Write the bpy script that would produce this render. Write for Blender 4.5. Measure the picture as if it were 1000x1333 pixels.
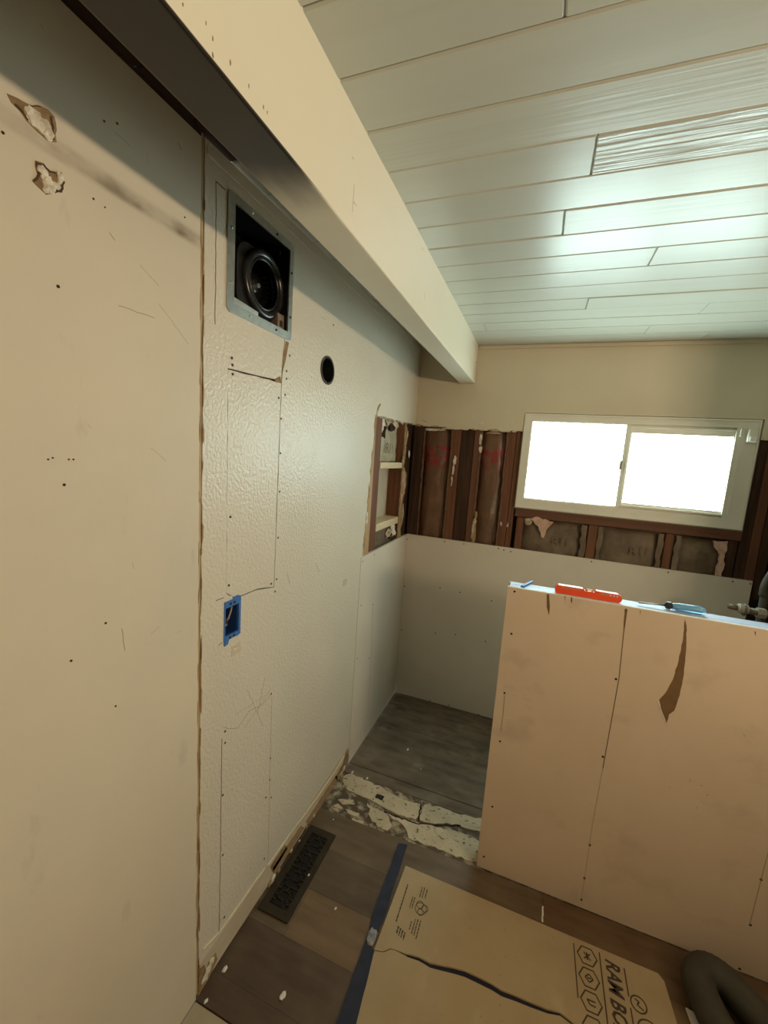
import bpy, bmesh, math, random
from mathutils import Vector, Matrix, noise
from mathutils.geometry import tessellate_polygon

for o in list(bpy.data.objects):
    bpy.data.objects.remove(o)
SC = bpy.context.scene
COL = SC.collection

# ------------------------------------------------------------------ camera
YAW, PITCH, ROLL, FPX = 0.3530, -0.1383, 0.0689, 538.28
CAM = Vector((0.794, 0.0, 1.6675))
FWD = Vector((-math.sin(YAW)*math.cos(PITCH), math.cos(YAW)*math.cos(PITCH), math.sin(PITCH)))
_r0 = Vector((math.cos(YAW), math.sin(YAW), 0)); _u0 = _r0.cross(FWD)
RGT = _r0*math.cos(ROLL)+_u0*math.sin(ROLL)
UPV = _u0*math.cos(ROLL)-_r0*math.sin(ROLL)
cd = bpy.data.cameras.new('camera'); cam = bpy.data.objects.new('camera', cd); COL.objects.link(cam)
cd.sensor_fit = 'HORIZONTAL'; cd.sensor_width = 36.0; cd.lens = FPX/1000*36.0; cd.clip_start = 0.02
cam.matrix_world = Matrix(((RGT.x, UPV.x, -FWD.x, CAM.x), (RGT.y, UPV.y, -FWD.y, CAM.y),
                           (RGT.z, UPV.z, -FWD.z, CAM.z), (0, 0, 0, 1)))
SC.camera = cam

# ------------------------------------------------------------------ light and exposure
SC.view_settings.view_transform = 'Standard'
SC.view_settings.look = 'None'
SC.view_settings.gamma = 1.0
SC.view_settings.use_curve_mapping = False
SC.view_settings.exposure = 0.0
w = bpy.data.worlds.new('world'); SC.world = w; w.use_nodes = True
w.node_tree.nodes['Background'].inputs[0].default_value = (0.85, 1.0, 0.95, 1)
w.node_tree.nodes['Background'].inputs[1].default_value = 1.0
PANE_STRENGTH = 14.0
LAMP_W = 39.0
ld = bpy.data.lights.new('vanity_lamp', 'AREA'); lo = bpy.data.objects.new('vanity_lamp', ld); COL.objects.link(lo)
ld.shape = 'RECTANGLE'; ld.size = 0.60; ld.size_y = 0.12; ld.energy = LAMP_W; ld.color = (1.0, 0.80, 0.55)
lo.location = (2.70, 0.13, 1.77)
lo.rotation_euler = Vector((-1, 0.28, 0.74)).to_track_quat('-Z', 'Y').to_euler()

# ------------------------------------------------------------------ measured planes (metres)
YB = 2.6306      # back wall face
ZC = 2.3539      # ceiling
HB = 1.147       # top of the shower boards
YL = 1.8656      # where the shower board starts on the left wall
YS = 0.808       # joint between the two halves of the left wall
XB1, XB2, ZBM = 0.268, 0.360, 2.1306   # beam
XP, YP, HP = 0.7281, 1.5796, 1.2069    # half wall
XR = 1.95        # shower right wall
YF = 1.567       # vinyl floor edge
YN = 0.805       # near edge of the vinyl

def un(px, py, ax, val):
    d = FWD + RGT*((px-500)/FPX) - UPV*((py-666.5)/FPX)
    return CAM + d*((val-CAM[ax])/d[ax])
def Lp(px, py): p = un(px, py, 0, 0); return (p.y, p.z)          # on the left wall: (y, z)
def Bp(px, py): p = un(px, py, 1, YB); return (p.x, p.z)         # on the back wall: (x, z)
def Pp(px, py): p = un(px, py, 1, YP); return (p.x, p.z)         # on the half wall: (x, z)
def Fp(px, py): p = un(px, py, 2, 0); return (p.x, p.y)          # on the floor: (x, y)

# ------------------------------------------------------------------ materials
def M(name, col, rough=.6, col2=None, vs=3.0, vlo=.4, vhi=.65, bump=0, bs=150, bd=.002, st=(1, 1, 1), metal=0, spec=.4, detail=4, trans=0):
    m = bpy.data.materials.new(name); m.use_nodes = True
    nt = m.node_tree; N = nt.nodes; K = nt.links; b = N['Principled BSDF']
    b.inputs['Base Color'].default_value = (*col, 1); b.inputs['Roughness'].default_value = rough
    b.inputs['Metallic'].default_value = metal; b.inputs['Specular IOR Level'].default_value = spec
    if trans: b.inputs['Transmission Weight'].default_value = trans
    tc = N.new('ShaderNodeTexCoord'); mp = N.new('ShaderNodeMapping'); mp.inputs['Scale'].default_value = st
    K.new(tc.outputs['Object'], mp.inputs[0])
    m['_'] = 1
    if col2:
        n = N.new('ShaderNodeTexNoise'); n.inputs['Scale'].default_value = vs; n.inputs['Detail'].default_value = detail
        n.inputs['Roughness'].default_value = .6
        K.new(mp.outputs[0], n.inputs['Vector'])
        r = N.new('ShaderNodeMapRange'); r.inputs[1].default_value = vlo; r.inputs[2].default_value = vhi; r.name = 'rng'
        K.new(n.outputs[0], r.inputs[0])
        x = N.new('ShaderNodeMix'); x.data_type = 'RGBA'; x.name = 'cmix'
        x.inputs['A'].default_value = (*col, 1); x.inputs['B'].default_value = (*col2, 1)
        K.new(r.outputs[0], x.inputs['Factor']); K.new(x.outputs['Result'], b.inputs['Base Color'])
    if bump:
        n2 = N.new('ShaderNodeTexNoise'); n2.inputs['Scale'].default_value = bs; n2.inputs['Detail'].default_value = 2
        K.new(mp.outputs[0], n2.inputs['Vector'])
        bp = N.new('ShaderNodeBump'); bp.inputs['Strength'].default_value = bump; bp.inputs['Distance'].default_value = bd
        K.new(n2.outputs[0], bp.inputs['Height']); K.new(bp.outputs[0], b.inputs['Normal'])
    return m

def overlay(m, col, fn):
    """Mix a stain colour over the base colour; fn(N, K, coord_socket) returns a factor socket."""
    nt = m.node_tree; N = nt.nodes; K = nt.links; b = N['Principled BSDF']
    tc = N.new('ShaderNodeTexCoord')
    f = fn(N, K, tc.outputs['Object'])
    x = N.new('ShaderNodeMix'); x.data_type = 'RGBA'; x.inputs['B'].default_value = (*col, 1)
    src = b.inputs['Base Color']
    if src.links: K.new(src.links[0].from_socket, x.inputs['A'])
    else: x.inputs['A'].default_value = src.default_value
    K.new(f, x.inputs['Factor']); K.new(x.outputs['Result'], src)

def mth(N, K, op, a, b=None, c=None, clamp=False):
    n = N.new('ShaderNodeMath'); n.operation = op; n.use_clamp = clamp
    for i, v in enumerate((a, b, c)):
        if v is None: continue
        if isinstance(v, (int, float)): n.inputs[i].default_value = v
        else: K.new(v, n.inputs[i])
    return n.outputs[0]
def nz(N, K, co, scale, lo, hi, st=(1, 1, 1), detail=3):
    mp = N.new('ShaderNodeMapping'); mp.inputs['Scale'].default_value = st; K.new(co, mp.inputs[0])
    n = N.new('ShaderNodeTexNoise'); n.inputs['Scale'].default_value = scale; n.inputs['Detail'].default_value = detail
    K.new(mp.outputs[0], n.inputs['Vector'])
    r = N.new('ShaderNodeMapRange'); r.inputs[1].default_value = lo; r.inputs[2].default_value = hi
    K.new(n.outputs[0], r.inputs[0]); return r.outputs[0]
def axes(N, K, co):
    s = N.new('ShaderNodeSeparateXYZ'); K.new(co, s.inputs[0]); return s.outputs
def ramp(N, K, v, a, b):
    r = N.new('ShaderNodeMapRange'); r.interpolation_type = 'SMOOTHSTEP'
    r.inputs[1].default_value = a; r.inputs[2].default_value = b; K.new(v, r.inputs[0]); return r.outputs[0]

MAT = {}
MAT['wall_near'] = M('wall_near', (.66, .58, .45), .62, (.62, .55, .44), vs=2.2, bump=.08, bs=90)
def stain_band(N, K, co):
    x, y, z = axes(N, K, co)
    d = mth(N, K, 'ABSOLUTE', mth(N, K, 'SUBTRACT', z, 2.122))
    band = mth(N, K, 'SUBTRACT', 1, ramp(N, K, d, .007, .021))
    br = nz(N, K, co, 9, .42, .72, (1, 1, 2))
    ext = ramp(N, K, y, .34, .52)
    return mth(N, K, 'MULTIPLY', mth(N, K, 'MULTIPLY', band, mth(N, K, 'ADD', mth(N, K, 'MULTIPLY', br, .85), .22)), ext)
overlay(MAT['wall_near'], (.20, .145, .09), stain_band)
def scuffs(N, K, co):
    a = nz(N, K, co, 5, .66, .80, (1, 2.2, 1), 6)
    return mth(N, K, 'MULTIPLY', a, .55)
overlay(MAT['wall_near'], (.30, .25, .20), scuffs)
MAT['wall_far'] = M('wall_far', (.66, .60, .50), .34, (.63, .57, .47), vs=2.5, bump=1.0, bs=100, bd=.0028, spec=.5)
MAT['wall_base'] = M('wall_base', (.60, .51, .38), .55, (.52, .43, .30), vs=6, bump=.2, bs=80)
MAT['wall_back'] = M('wall_back', (.60, .52, .38), .55, (.57, .49, .36), vs=3, bump=.15, bs=160)
MAT['wall_plain'] = M('wall_plain', (.20, .145, .095), .8, (.17, .12, .08), vs=3)
MAT['beam'] = M('beam', (.74, .69, .56), .34, (.72, .66, .53), vs=4, bump=.12, bs=25, st=(1, .3, 1), spec=.5)
def nicks(N, K, co):
    x, y, z = axes(N, K, co)
    a = nz(N, K, co, 38, .735, .76, (1, .35, 1), 2)
    return mth(N, K, 'MULTIPLY', a, .8)
overlay(MAT['beam'], (.26, .15, .07), nicks)
def dark_underside(N, K, co):       # the near length of the beam's underside is dark brown, fading into the cream
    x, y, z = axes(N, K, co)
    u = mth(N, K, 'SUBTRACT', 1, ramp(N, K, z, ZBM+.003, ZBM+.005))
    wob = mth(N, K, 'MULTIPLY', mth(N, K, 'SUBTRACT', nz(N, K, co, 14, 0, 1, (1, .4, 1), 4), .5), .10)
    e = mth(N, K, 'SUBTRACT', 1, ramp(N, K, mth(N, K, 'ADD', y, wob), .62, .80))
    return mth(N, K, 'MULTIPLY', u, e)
overlay(MAT['beam'], (.016, .010, .006), dark_underside)
MAT['plank'] = M('ceiling_plank', (.555, .56, .49), .30, (.53, .535, .465), vs=3, bump=.10, bs=14, st=(.5, 6, 6), spec=.5)
MAT['plank_soft'] = M('ceiling_plank_soft', (.555, .56, .49), .32, (.53, .535, .465), vs=3, bump=.20, bs=9, bd=.003, st=(.35, 11, 11), spec=.5)
MAT['plank_grain'] = M('ceiling_plank_grain', (.56, .56, .50), .26, (.46, .46, .41), vs=7, vlo=.45, vhi=.7, bump=.8, bs=7, bd=.006, st=(.3, 14, 14), spec=.5)
MAT['groove'] = M('groove', (.25, .18, .10), .8)
MAT['board'] = M('board', (.65, .575, .48), .6, (.60, .53, .44), vs=2.2, bump=.05, bs=120)
MAT['pony'] = M('pony_board', (.70, .555, .41), .62, (.66, .52, .38), vs=3, bump=.05, bs=120)
def smudge(N, K, co):
    return mth(N, K, 'MULTIPLY', nz(N, K, co, 6, .60, .78, (1, 1, 1.4), 6), .38)
overlay(MAT['pony'], (.40, .30, .21), smudge)
MAT['gypsum'] = M('gypsum', (.80, .77, .72), .7, (.72, .68, .62), vs=40)
MAT['cap'] = M('cap_wood', (.52, .62, .86), .5, (.25, .27, .36), vs=16, vlo=.48, vhi=.66, st=(.5, 4, 4), detail=6, bump=.2, bs=30)
MAT['kraft_torn'] = M('torn_kraft', (.20, .115, .05), .8, (.17, .095, .04), vs=40)
MAT['pencil'] = M('pencil', (.16, .105, .06), .8)
MAT['pencil_soft'] = M('pencil_soft', (.38, .30, .215), .8)
MAT['scuff'] = M('scuff', (.50, .42, .32), .8)
MAT['scuff_dark'] = M('scuff_dark', (.30, .22, .14), .8)
MAT['kraft_flange'] = M('kraft_flange', (.17, .092, .048), .7, (.11, .058, .03), vs=30)
MAT['gap'] = M('gap_dark', (.10, .06, .032), .9, (.05, .03, .016), vs=20)
MAT['screw'] = M('screw_black', (.022, .018, .015), .5)
MAT['hole'] = M('hole_dark', (.03, .02, .014), .9)
MAT['shade_brown'] = M('shade_brown', (.075, .048, .027), .9)
MAT['stud'] = M('stud', (.15, .060, .028), .7, (.10, .038, .018), vs=6, st=(9, 9, .5), bump=.3, bs=20)
MAT['stud_dark'] = M('stud_dark', (.040, .021, .013), .8, (.070, .036, .021), vs=6, st=(9, 9, .5), bump=.3, bs=20, spec=.15)
MAT['stud_tan'] = M('stud_tan', (.44, .29, .15), .7, (.33, .20, .10), vs=8, st=(7, 7, .5), bump=.3, bs=20)
MAT['stud_red'] = M('stud_red', (.165, .062, .027), .7, (.105, .038, .017), vs=6, st=(9, 9, .5), bump=.3, bs=20)
MAT['stud_h'] = M('stud_h', (.135, .055, .028), .7, (.10, .038, .018), vs=6, st=(.5, 9, 9), bump=.3, bs=20)
MAT['pine'] = M('pine', (.66, .54, .36), .6, (.60, .46, .28), vs=8, st=(9, .6, 9))
MAT['kraft'] = M('kraft_batt', (.135, .066, .034), .40, (.20, .105, .055), vs=7, vlo=.42, vhi=.75, bump=.8, bs=22, bd=.006, spec=.5)
def red_mark(N, K, co):
    x, y, z = axes(N, K, co)
    zb = mth(N, K, 'MULTIPLY', ramp(N, K, z, 1.60, 1.63), mth(N, K, 'SUBTRACT', 1, ramp(N, K, z, 1.735, 1.76)))
    n = nz(N, K, co, 26, .44, .52, (1, 1, 1), 3)
    return mth(N, K, 'MULTIPLY', mth(N, K, 'MULTIPLY', zb, n), .85)
overlay(MAT['kraft'], (.26, .018, .022), red_mark)
MAT['kraft_grey'] = M('kraft_grey', (.115, .076, .046), .6, (.19, .132, .082), vs=8, vlo=.4, vhi=.7, bump=.8, bs=20, bd=.006)
MAT['kraft_pale'] = M('kraft_pale', (.42, .38, .28), .6, (.33, .29, .20), vs=12, bump=.7, bs=25, bd=.005)
MAT['wool_pink'] = M('wool_pink', (.60, .38, .29), .95, (.45, .28, .20), vs=30, bump=1, bs=60, bd=.008)
MAT['wool'] = M('wool', (.55, .44, .32), .95, (.36, .26, .17), vs=35, bump=1, bs=70, bd=.008)
MAT['paper_white'] = M('paper_white', (.72, .66, .58), .8, (.50, .42, .33), vs=30, bump=.6, bs=60)
MAT['cavity'] = M('cavity_back', (.52, .46, .35), .8, (.44, .38, .28), vs=5)
MAT['sheath'] = M('sheathing', (.075, .042, .025), .85, (.05, .028, .016), vs=8)
MAT['vinyl'] = M('window_vinyl', (.72, .68, .58), .42, (.69, .65, .55), vs=6, spec=.5)
MAT['vinyl_seam'] = M('window_seam', (.30, .26, .20), .7)
MAT['latch'] = M('latch_grey', (.30, .28, .24), .5)
MAT['metal'] = M('galvanised', (.50, .53, .52), .38, (.38, .41, .41), vs=25, metal=.85)
MAT['metal_light'] = M('bright_metal', (.70, .76, .78), .3, metal=.8)
MAT['black'] = M('black_plastic', (.012, .012, .013), .28, (.022, .022, .023), vs=12, spec=.5)
MAT['black_deep'] = M('black_inside', (.004, .004, .004), .5)
MAT['sticker'] = M('sticker', (.55, .57, .57), .5)
MAT['block_tan'] = M('connector_tan', (.17, .115, .075), .5, (.24, .17, .12), vs=60)
MAT['blue_box'] = M('blue_plastic', (.045, .16, .46), .45, spec=.5)
MAT['blue_in'] = M('blue_plastic_inside', (.018, .06, .20), .5)
MAT['wire'] = M('wire_tan', (.50, .38, .26), .5)
MAT['wire_dark'] = M('wire_dark', (.05, .025, .02), .5)
MAT['plaster'] = M('plaster', (.74, .68, .56), .85, (.50, .42, .31), vs=50, bump=.8, bs=90)
MAT['torn'] = M('torn_brown', (.22, .135, .065), .85, (.32, .21, .11), vs=40, bump=.5, bs=90)
MAT['torn_light'] = M('torn_light', (.36, .235, .125), .85, (.30, .19, .09), vs=40, bump=.5, bs=90)
MAT['wood_strip'] = M('wood_strip', (.50, .36, .19), .7, (.30, .18, .08), vs=10, vlo=.45, vhi=.62, st=(8, 8, .6), bump=.4, bs=40)
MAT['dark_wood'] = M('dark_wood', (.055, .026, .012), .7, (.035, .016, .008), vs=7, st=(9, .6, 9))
MAT['caulk'] = M('caulk', (.74, .63, .45), .6)
def floor_m(nm, a, b, c=None):
    m = M(nm, a, .42, b, vs=4.5, vlo=.38, vhi=.66, st=(1.0, 5, 5), bump=.12, bs=24, detail=8)
    def knots(N, K, co): return mth(N, K, 'MULTIPLY', nz(N, K, co, 3.2, .60, .74, (1, 1.8, 1), 2), .5)
    overlay(m, c or tuple(v*.45 for v in a), knots)
    def dust(N, K, co): return mth(N, K, 'MULTIPLY', nz(N, K, co, 4, .48, .8, (1, 1, 1), 7), .34)
    overlay(m, (.27, .185, .115), dust)
    return m
MAT['fl_a'] = floor_m('vinyl_a', (.155, .105, .065), (.105, .068, .040))
MAT['fl_b'] = floor_m('vinyl_b', (.115, .078, .047), (.080, .053, .032))
MAT['fl_c'] = floor_m('vinyl_c', (.19, .118, .062), (.135, .080, .042), (.08, .035, .015))
MAT['fl_d'] = floor_m('vinyl_d', (.105, .066, .043), (.072, .044, .029), (.06, .022, .013))
MAT['fl_e'] = floor_m('vinyl_e', (.150, .088, .046), (.105, .058, .030))
MAT['sub'] = M('subfloor', (.215, .162, .115), .8, (.105, .078, .055), vs=5, vlo=.35, vhi=.68, st=(1.0, 3, 3), bump=.3, bs=40, detail=8)
def sdust(N, K, co): return mth(N, K, 'MULTIPLY', nz(N, K, co, 7, .58, .8, (1, 1, 1), 5), .4)
overlay(MAT['sub'], (.42, .38, .31), sdust)
def sdark(N, K, co): return mth(N, K, 'MULTIPLY', nz(N, K, co, 4.4, .62, .72, (1, 2, 1), 4), .65)
overlay(MAT['sub'], (.045, .035, .025), sdark)
MAT['residue_base'] = M('residue_base', (.10, .072, .048), .85, (.46, .38, .27), vs=26, vlo=.46, vhi=.66, bump=.5, bs=60, detail=6)
MAT['mortar'] = M('mortar', (.58, .48, .34), .88, (.47, .38, .26), vs=9, bump=.5, bs=70)
def mdirt(N, K, co): return mth(N, K, 'MULTIPLY', nz(N, K, co, 45, .60, .66, (1, 1.5, 1), 4), .9)
overlay(MAT['mortar'], (.12, .09, .06), mdirt)
MAT['paper_floor'] = M('paper_floor', (.44, .36, .25), .8, (.38, .30, .20), vs=9)
MAT['cardboard'] = M('cardboard', (.46, .345, .205), .75, (.40, .295, .17), vs=3, bump=.06, bs=60)
def cdust(N, K, co): return mth(N, K, 'MULTIPLY', nz(N, K, co, 6, .60, .80, (1.5, 1, 1), 5), .35)
overlay(MAT['cardboard'], (.58, .50, .38), cdust)
def cspot(N, K, co): return mth(N, K, 'MULTIPLY', nz(N, K, co, 70, .70, .76, (1, 1, 1), 2), .4)
overlay(MAT['cardboard'], (.22, .15, .08), cspot)
MAT['ink'] = M('ink', (.060, .045, .032), .8)
MAT['tape'] = M('blue_tape', (.022, .025, .052), .6, (.014, .016, .032), vs=20)
MAT['tape_shade'] = M('tape_shaded', (.012, .012, .026), .7)  # darker copy of the tape colour, with the shadow inside the tear painted in
MAT['tape_bright'] = M('tape_bright', (.06, .20, .52), .5)
MAT['tape_clear'] = M('tape_crumple', (.34, .33, .32), .35, (.16, .17, .24), vs=40)
MAT['register'] = M('register_brown', (.036, .026, .016), .6, (.046, .034, .021), vs=20, spec=.15)
MAT['grille_shade'] = M('register_shade', (.005, .004, .003), .8)
MAT['hose'] = M('hose_grey', (.068, .060, .044), .7, (.048, .042, .030), vs=8, bump=.1, bs=40)
MAT['orange'] = M('orange_plastic', (.90, .10, .028), .32, (.86, .085, .022), vs=10, spec=.5)
MAT['vial'] = M('vial', (.95, .62, .45), .1, trans=.6)
MAT['drv_blue'] = M('clear_blue', (.25, .55, .80), .12, trans=.45, spec=.6)
MAT['steel'] = M('steel', (.33, .34, .36), .35, metal=.8)
MAT['copper'] = M('old_brass', (.13, .10, .065), .45, (.13, .10, .07), vs=30, metal=.4)
MAT['pipe_grey'] = M('pipe_grey', (.085, .075, .058), .6, (.06, .052, .04), vs=14)
MAT['fitting'] = M('fitting_white', (.30, .26, .20), .5)
def pane_mat():
    m = bpy.data.materials.new('frosted_pane'); m.use_nodes = True
    nt = m.node_tree; nt.nodes.clear()
    o = nt.nodes.new('ShaderNodeOutputMaterial'); e = nt.nodes.new('ShaderNodeEmission')
    e.inputs[0].default_value = (.74, 1.0, .955, 1); e.inputs[1].default_value = PANE_STRENGTH
    nt.links.new(e.outputs[0], o.inputs[0]); return m
MAT['pane'] = pane_mat()

# ------------------------------------------------------------------ mesh helpers
def obj(name, bm, mat, parent=None, smooth=False, label=None, recalc=True):
    if recalc: bmesh.ops.recalc_face_normals(bm, faces=bm.faces)
    me = bpy.data.meshes.new(name); bm.to_mesh(me); bm.free()
    if smooth:
        for p in me.polygons: p.use_smooth = True
    me.materials.append(MAT[mat] if isinstance(mat, str) else mat)
    o = bpy.data.objects.new(name, me); COL.objects.link(o)
    adopt(o, parent)
    if label: o['label'] = label
    return o
def root_loc(p):
    v = Vector((0, 0, 0))
    while p: v += p.location; p = None
    return v
BASE = {}
def adopt(o, parent):
    if parent is None: BASE[o] = Vector(o.location); return
    o.parent = parent
    o.matrix_parent_inverse = Matrix.Translation(-BASE[parent])
    BASE[o] = Vector(o.location)      # vertices of every mesh stay in room coordinates
def thing(name, loc, label, cat, group=None, kind=None):
    e = bpy.data.objects.new(name, None); COL.objects.link(e); e.location = loc; e.empty_display_size = .05
    BASE[e] = Vector(loc)
    return tag(e, label, cat, group, kind)
def tag(o, label, cat, group=None, kind=None):
    o['label'] = label; o['category'] = cat
    if group: o['group'] = group
    if kind: o['kind'] = kind
    return o
def copy_part(src, loc, parent):
    o = src.copy(); COL.objects.link(o); o.parent = None; o.location = loc
    if parent:
        o.parent = parent; o.matrix_parent_inverse = Matrix.Translation(-BASE[parent])
    BASE[o] = Vector((0, 0, 0))
    return o
def box(bm, x0, x1, y0, y1, z0, z1, bev=0, seg=1):
    vs = [bm.verts.new((x, y, z)) for z in (z0, z1) for y in (y0, y1) for x in (x0, x1)]
    f = [(0, 2, 3, 1), (4, 5, 7, 6), (0, 1, 5, 4), (2, 6, 7, 3), (0, 4, 6, 2), (1, 3, 7, 5)]
    fs = [bm.faces.new([vs[i] for i in q]) for q in f]
    if bev:
        ed = list({e for q in fs for e in q.edges})
        bmesh.ops.bevel(bm, geom=ed, offset=bev, segments=seg, affect='EDGES', profile=.5)
    return bm
def B_(*a, **k): return box(bmesh.new(), *a, **k)
def jag(pts, amp=.004, step=.03, seed=0, closed=True, skip=()):
    rnd = random.Random(seed); out = []
    n = len(pts)
    for i in range(n if closed else n-1):
        a = Vector(pts[i]); b = Vector(pts[(i+1) % n]); out.append(tuple(a))
        if i in skip: continue
        k = max(1, int((b-a).length/step)); nrm = Vector((-(b-a).y, (b-a).x)).normalized()
        for j in range(1, k):
            t = (j+rnd.uniform(-.3, .3))/k; p = a.lerp(b, t)+nrm*rnd.uniform(-amp, amp); out.append(tuple(p))
    if not closed: out.append(tuple(pts[-1]))
    return out
def slab(outer, holes, front, back, plane, bm=None):
    """Plate with holes. plane 'x': 2D=(y,z), 'y': 2D=(x,z), 'z': 2D=(x,y); front/back are the two offsets."""
    bm = bm or bmesh.new()
    def to3(p, d):
        if plane == 'x': return (d, p[0], p[1])
        if plane == 'y': return (p[0], d, p[1])
        return (p[0], p[1], d)
    loops = [outer]+list(holes)
    tris = tessellate_polygon([[Vector((p[0], p[1], 0)) for p in lp] for lp in loops])
    flat = [p for lp in loops for p in lp]
    va = [bm.verts.new(to3(p, front)) for p in flat]; vb = [bm.verts.new(to3(p, back)) for p in flat]
    for t in tris:
        try: bm.faces.new([va[i] for i in t]); bm.faces.new([vb[i] for i in reversed(t)])
        except ValueError: pass
    s = 0
    for lp in loops:
        n = len(lp)
        for i in range(n):
            a, b = s+i, s+(i+1) % n
            bm.faces.new((va[a], va[b], vb[b], vb[a]))
        s += n
    return bm
def rect(a0, a1, b0, b1): return [(a0, b0), (a1, b0), (a1, b1), (a0, b1)]
def circ(a, b, r, n=28, r2=None): return [(a+r*math.cos(2*math.pi*i/n), b+(r2 or r)*math.sin(2*math.pi*i/n)) for i in range(n)]
def rrect(a0, a1, b0, b1, r, n=5):
    o = []
    for cx, cy, s in ((a1-r, b1-r, 0), (a0+r, b1-r, 90), (a0+r, b0+r, 180), (a1-r, b0+r, 270)):
        for i in range(n+1):
            t = math.radians(s+90*i/n); o.append((cx+r*math.cos(t), cy+r*math.sin(t)))
    return o
def tube(pts, r, bm=None, n=10, cap=True):
    bm = bm or bmesh.new(); rings = []; pts = [Vector(p) for p in pts]
    rs = r if isinstance(r, (list, tuple)) else [r]*len(pts)
    ref = Vector((0, 0, 1))
    for i, p in enumerate(pts):
        d = (pts[min(i+1, len(pts)-1)]-pts[max(i-1, 0)]).normalized()
        if abs(d.dot(ref)) > .95: ref = Vector((1, 0, 0)) if abs(d.x) < .9 else Vector((0, 1, 0))
        a = d.cross(ref).normalized(); b = a.cross(d)
        rings.append([bm.verts.new(p+(a*math.cos(2*math.pi*k/n)+b*math.sin(2*math.pi*k/n))*rs[i]) for k in range(n)])
    for q, s in zip(rings, rings[1:]):
        for k in range(n): bm.faces.new((q[k], q[(k+1) % n], s[(k+1) % n], s[k]))
    if cap: bm.faces.new(rings[0]); bm.faces.new(list(reversed(rings[-1])))
    return bm
def lump(c, r, seed, bm=None, amp=.35, fr=1.6):
    bm = bm or bmesh.new()
    g = bmesh.ops.create_icosphere(bm, subdivisions=2, radius=1)
    for v in g['verts']:
        k = 1+amp*noise.noise(v.co*fr+Vector((seed*3.7, seed*1.3, seed)))
        k += amp*.5*noise.noise(v.co*fr*2.6+Vector((seed, seed*2.1, 5)))
        v.co = Vector((v.co.x*r[0]*k+c[0], v.co.y*r[1]*k+c[1], v.co.z*r[2]*k+c[2]))
    return bm
def line2(plane, d0, d1, pts, wd, bm=None):
    """Thin stroke along 2D points lying on a plane."""
    bm = bm or bmesh.new()
    for a, b in zip(pts, pts[1:]):
        a = Vector(a); b = Vector(b); n = Vector((-(b-a).y, (b-a).x))
        if n.length == 0: continue
        n = n.normalized()*wd/2
        slab([tuple(a-n), tuple(b-n), tuple(b+n), tuple(a+n)], [], d0, d1, plane, bm)
    return bm
def bumpy(a0, a1, b0, b1, d, amp, seed, plane, nu=14, nv=18, sag=0.0, back=.02):
    """Quilted sheet (insulation facing): grid with pillow bulge and wrinkles."""
    bm = bmesh.new(); g = []
    for j in range(nv+1):
        row = []
        for i in range(nu+1):
            u, v = i/nu, j/nv
            p = (a0+(a1-a0)*u, b0+(b1-b0)*v)
            bulge = sag*(math.sin(math.pi*u)**.6)*(math.sin(math.pi*min(max(v, 0), 1))**.4)
            q = noise.noise(Vector((p[0]*22, p[1]*13, seed*7.7)))*amp+noise.noise(Vector((p[0]*60, p[1]*45, seed)))*amp*.4
            off = d+bulge+q
            co = (off, p[0], p[1]) if plane == 'x' else (p[0], off, p[1])
            row.append(bm.verts.new(co))
        g.append(row)
    for j in range(nv):
        for i in range(nu): bm.faces.new((g[j][i], g[j][i+1], g[j+1][i+1], g[j+1][i]))
    return bm
def text_part(body, size, mat, parent, M4, name='printed_text', bold=0.0, shear=0.0, align='LEFT', squeeze=1.0):
    cu = bpy.data.curves.new(name, 'FONT'); cu.body = body; cu.size = size; cu.offset = bold; cu.shear = shear
    cu.align_x = align; cu.resolution_u = 2
    t = bpy.data.objects.new(name, cu); COL.objects.link(t)
    bpy.context.view_layer.update()
    me = bpy.data.meshes.new_from_object(t.evaluated_get(bpy.context.evaluated_depsgraph_get()))
    bpy.data.objects.remove(t); bpy.data.curves.remove(cu)
    me.transform(M4 @ Matrix.Diagonal((squeeze, 1, 1, 1))); me.materials.clear(); me.materials.append(MAT[mat])
    o = bpy.data.objects.new(name, me); COL.objects.link(o); adopt(o, parent); return o
def basis(org, u, v):
    u = Vector(u).normalized(); v = Vector(v).normalized(); n = u.cross(v)
    return Matrix(((u.x, v.x, n.x, org[0]), (u.y, v.y, n.y, org[1]), (u.z, v.z, n.z, org[2]), (0, 0, 0, 1)))

# screw heads (one mesh per facing direction)
def disc(axis, r, h):
    bm = bmesh.new(); n = 10
    a = [(r*math.cos(2*math.pi*i/n), r*math.sin(2*math.pi*i/n)) for i in range(n)]
    def q(p, d, s=1): return {'x': (d, p[0]*s, p[1]*s), 'y': (p[0]*s, -d, p[1]*s), 'z': (p[0]*s, p[1]*s, d)}[axis]
    lo = [bm.verts.new(q(p, -.001)) for p in a]; hi = [bm.verts.new(q(p, h)) for p in a]
    top = [bm.verts.new(q(p, h*.35, .45)) for p in a]
    for i in range(n):
        j = (i+1) % n
        bm.faces.new((lo[i], lo[j], hi[j], hi[i])); bm.faces.new((hi[i], hi[j], top[j], top[i]))
    bm.faces.new(top)
    return bm
SCREW = {}
def screw(axis, loc, parent, name='screw', r=.0042, mat='screw'):
    k = (axis, name, r, mat)
    if k not in SCREW:
        bm = disc(axis, r, .0009); bmesh.ops.recalc_face_normals(bm, faces=bm.faces)
        me = bpy.data.meshes.new(name); bm.to_mesh(me); bm.free(); me.materials.append(MAT[mat]); SCREW[k] = me
    o = bpy.data.objects.new(name, SCREW[k]); COL.objects.link(o); o.location = loc
    if parent:
        o.parent = parent; o.matrix_parent_inverse = Matrix.Translation(-BASE[parent])
    return o

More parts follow.
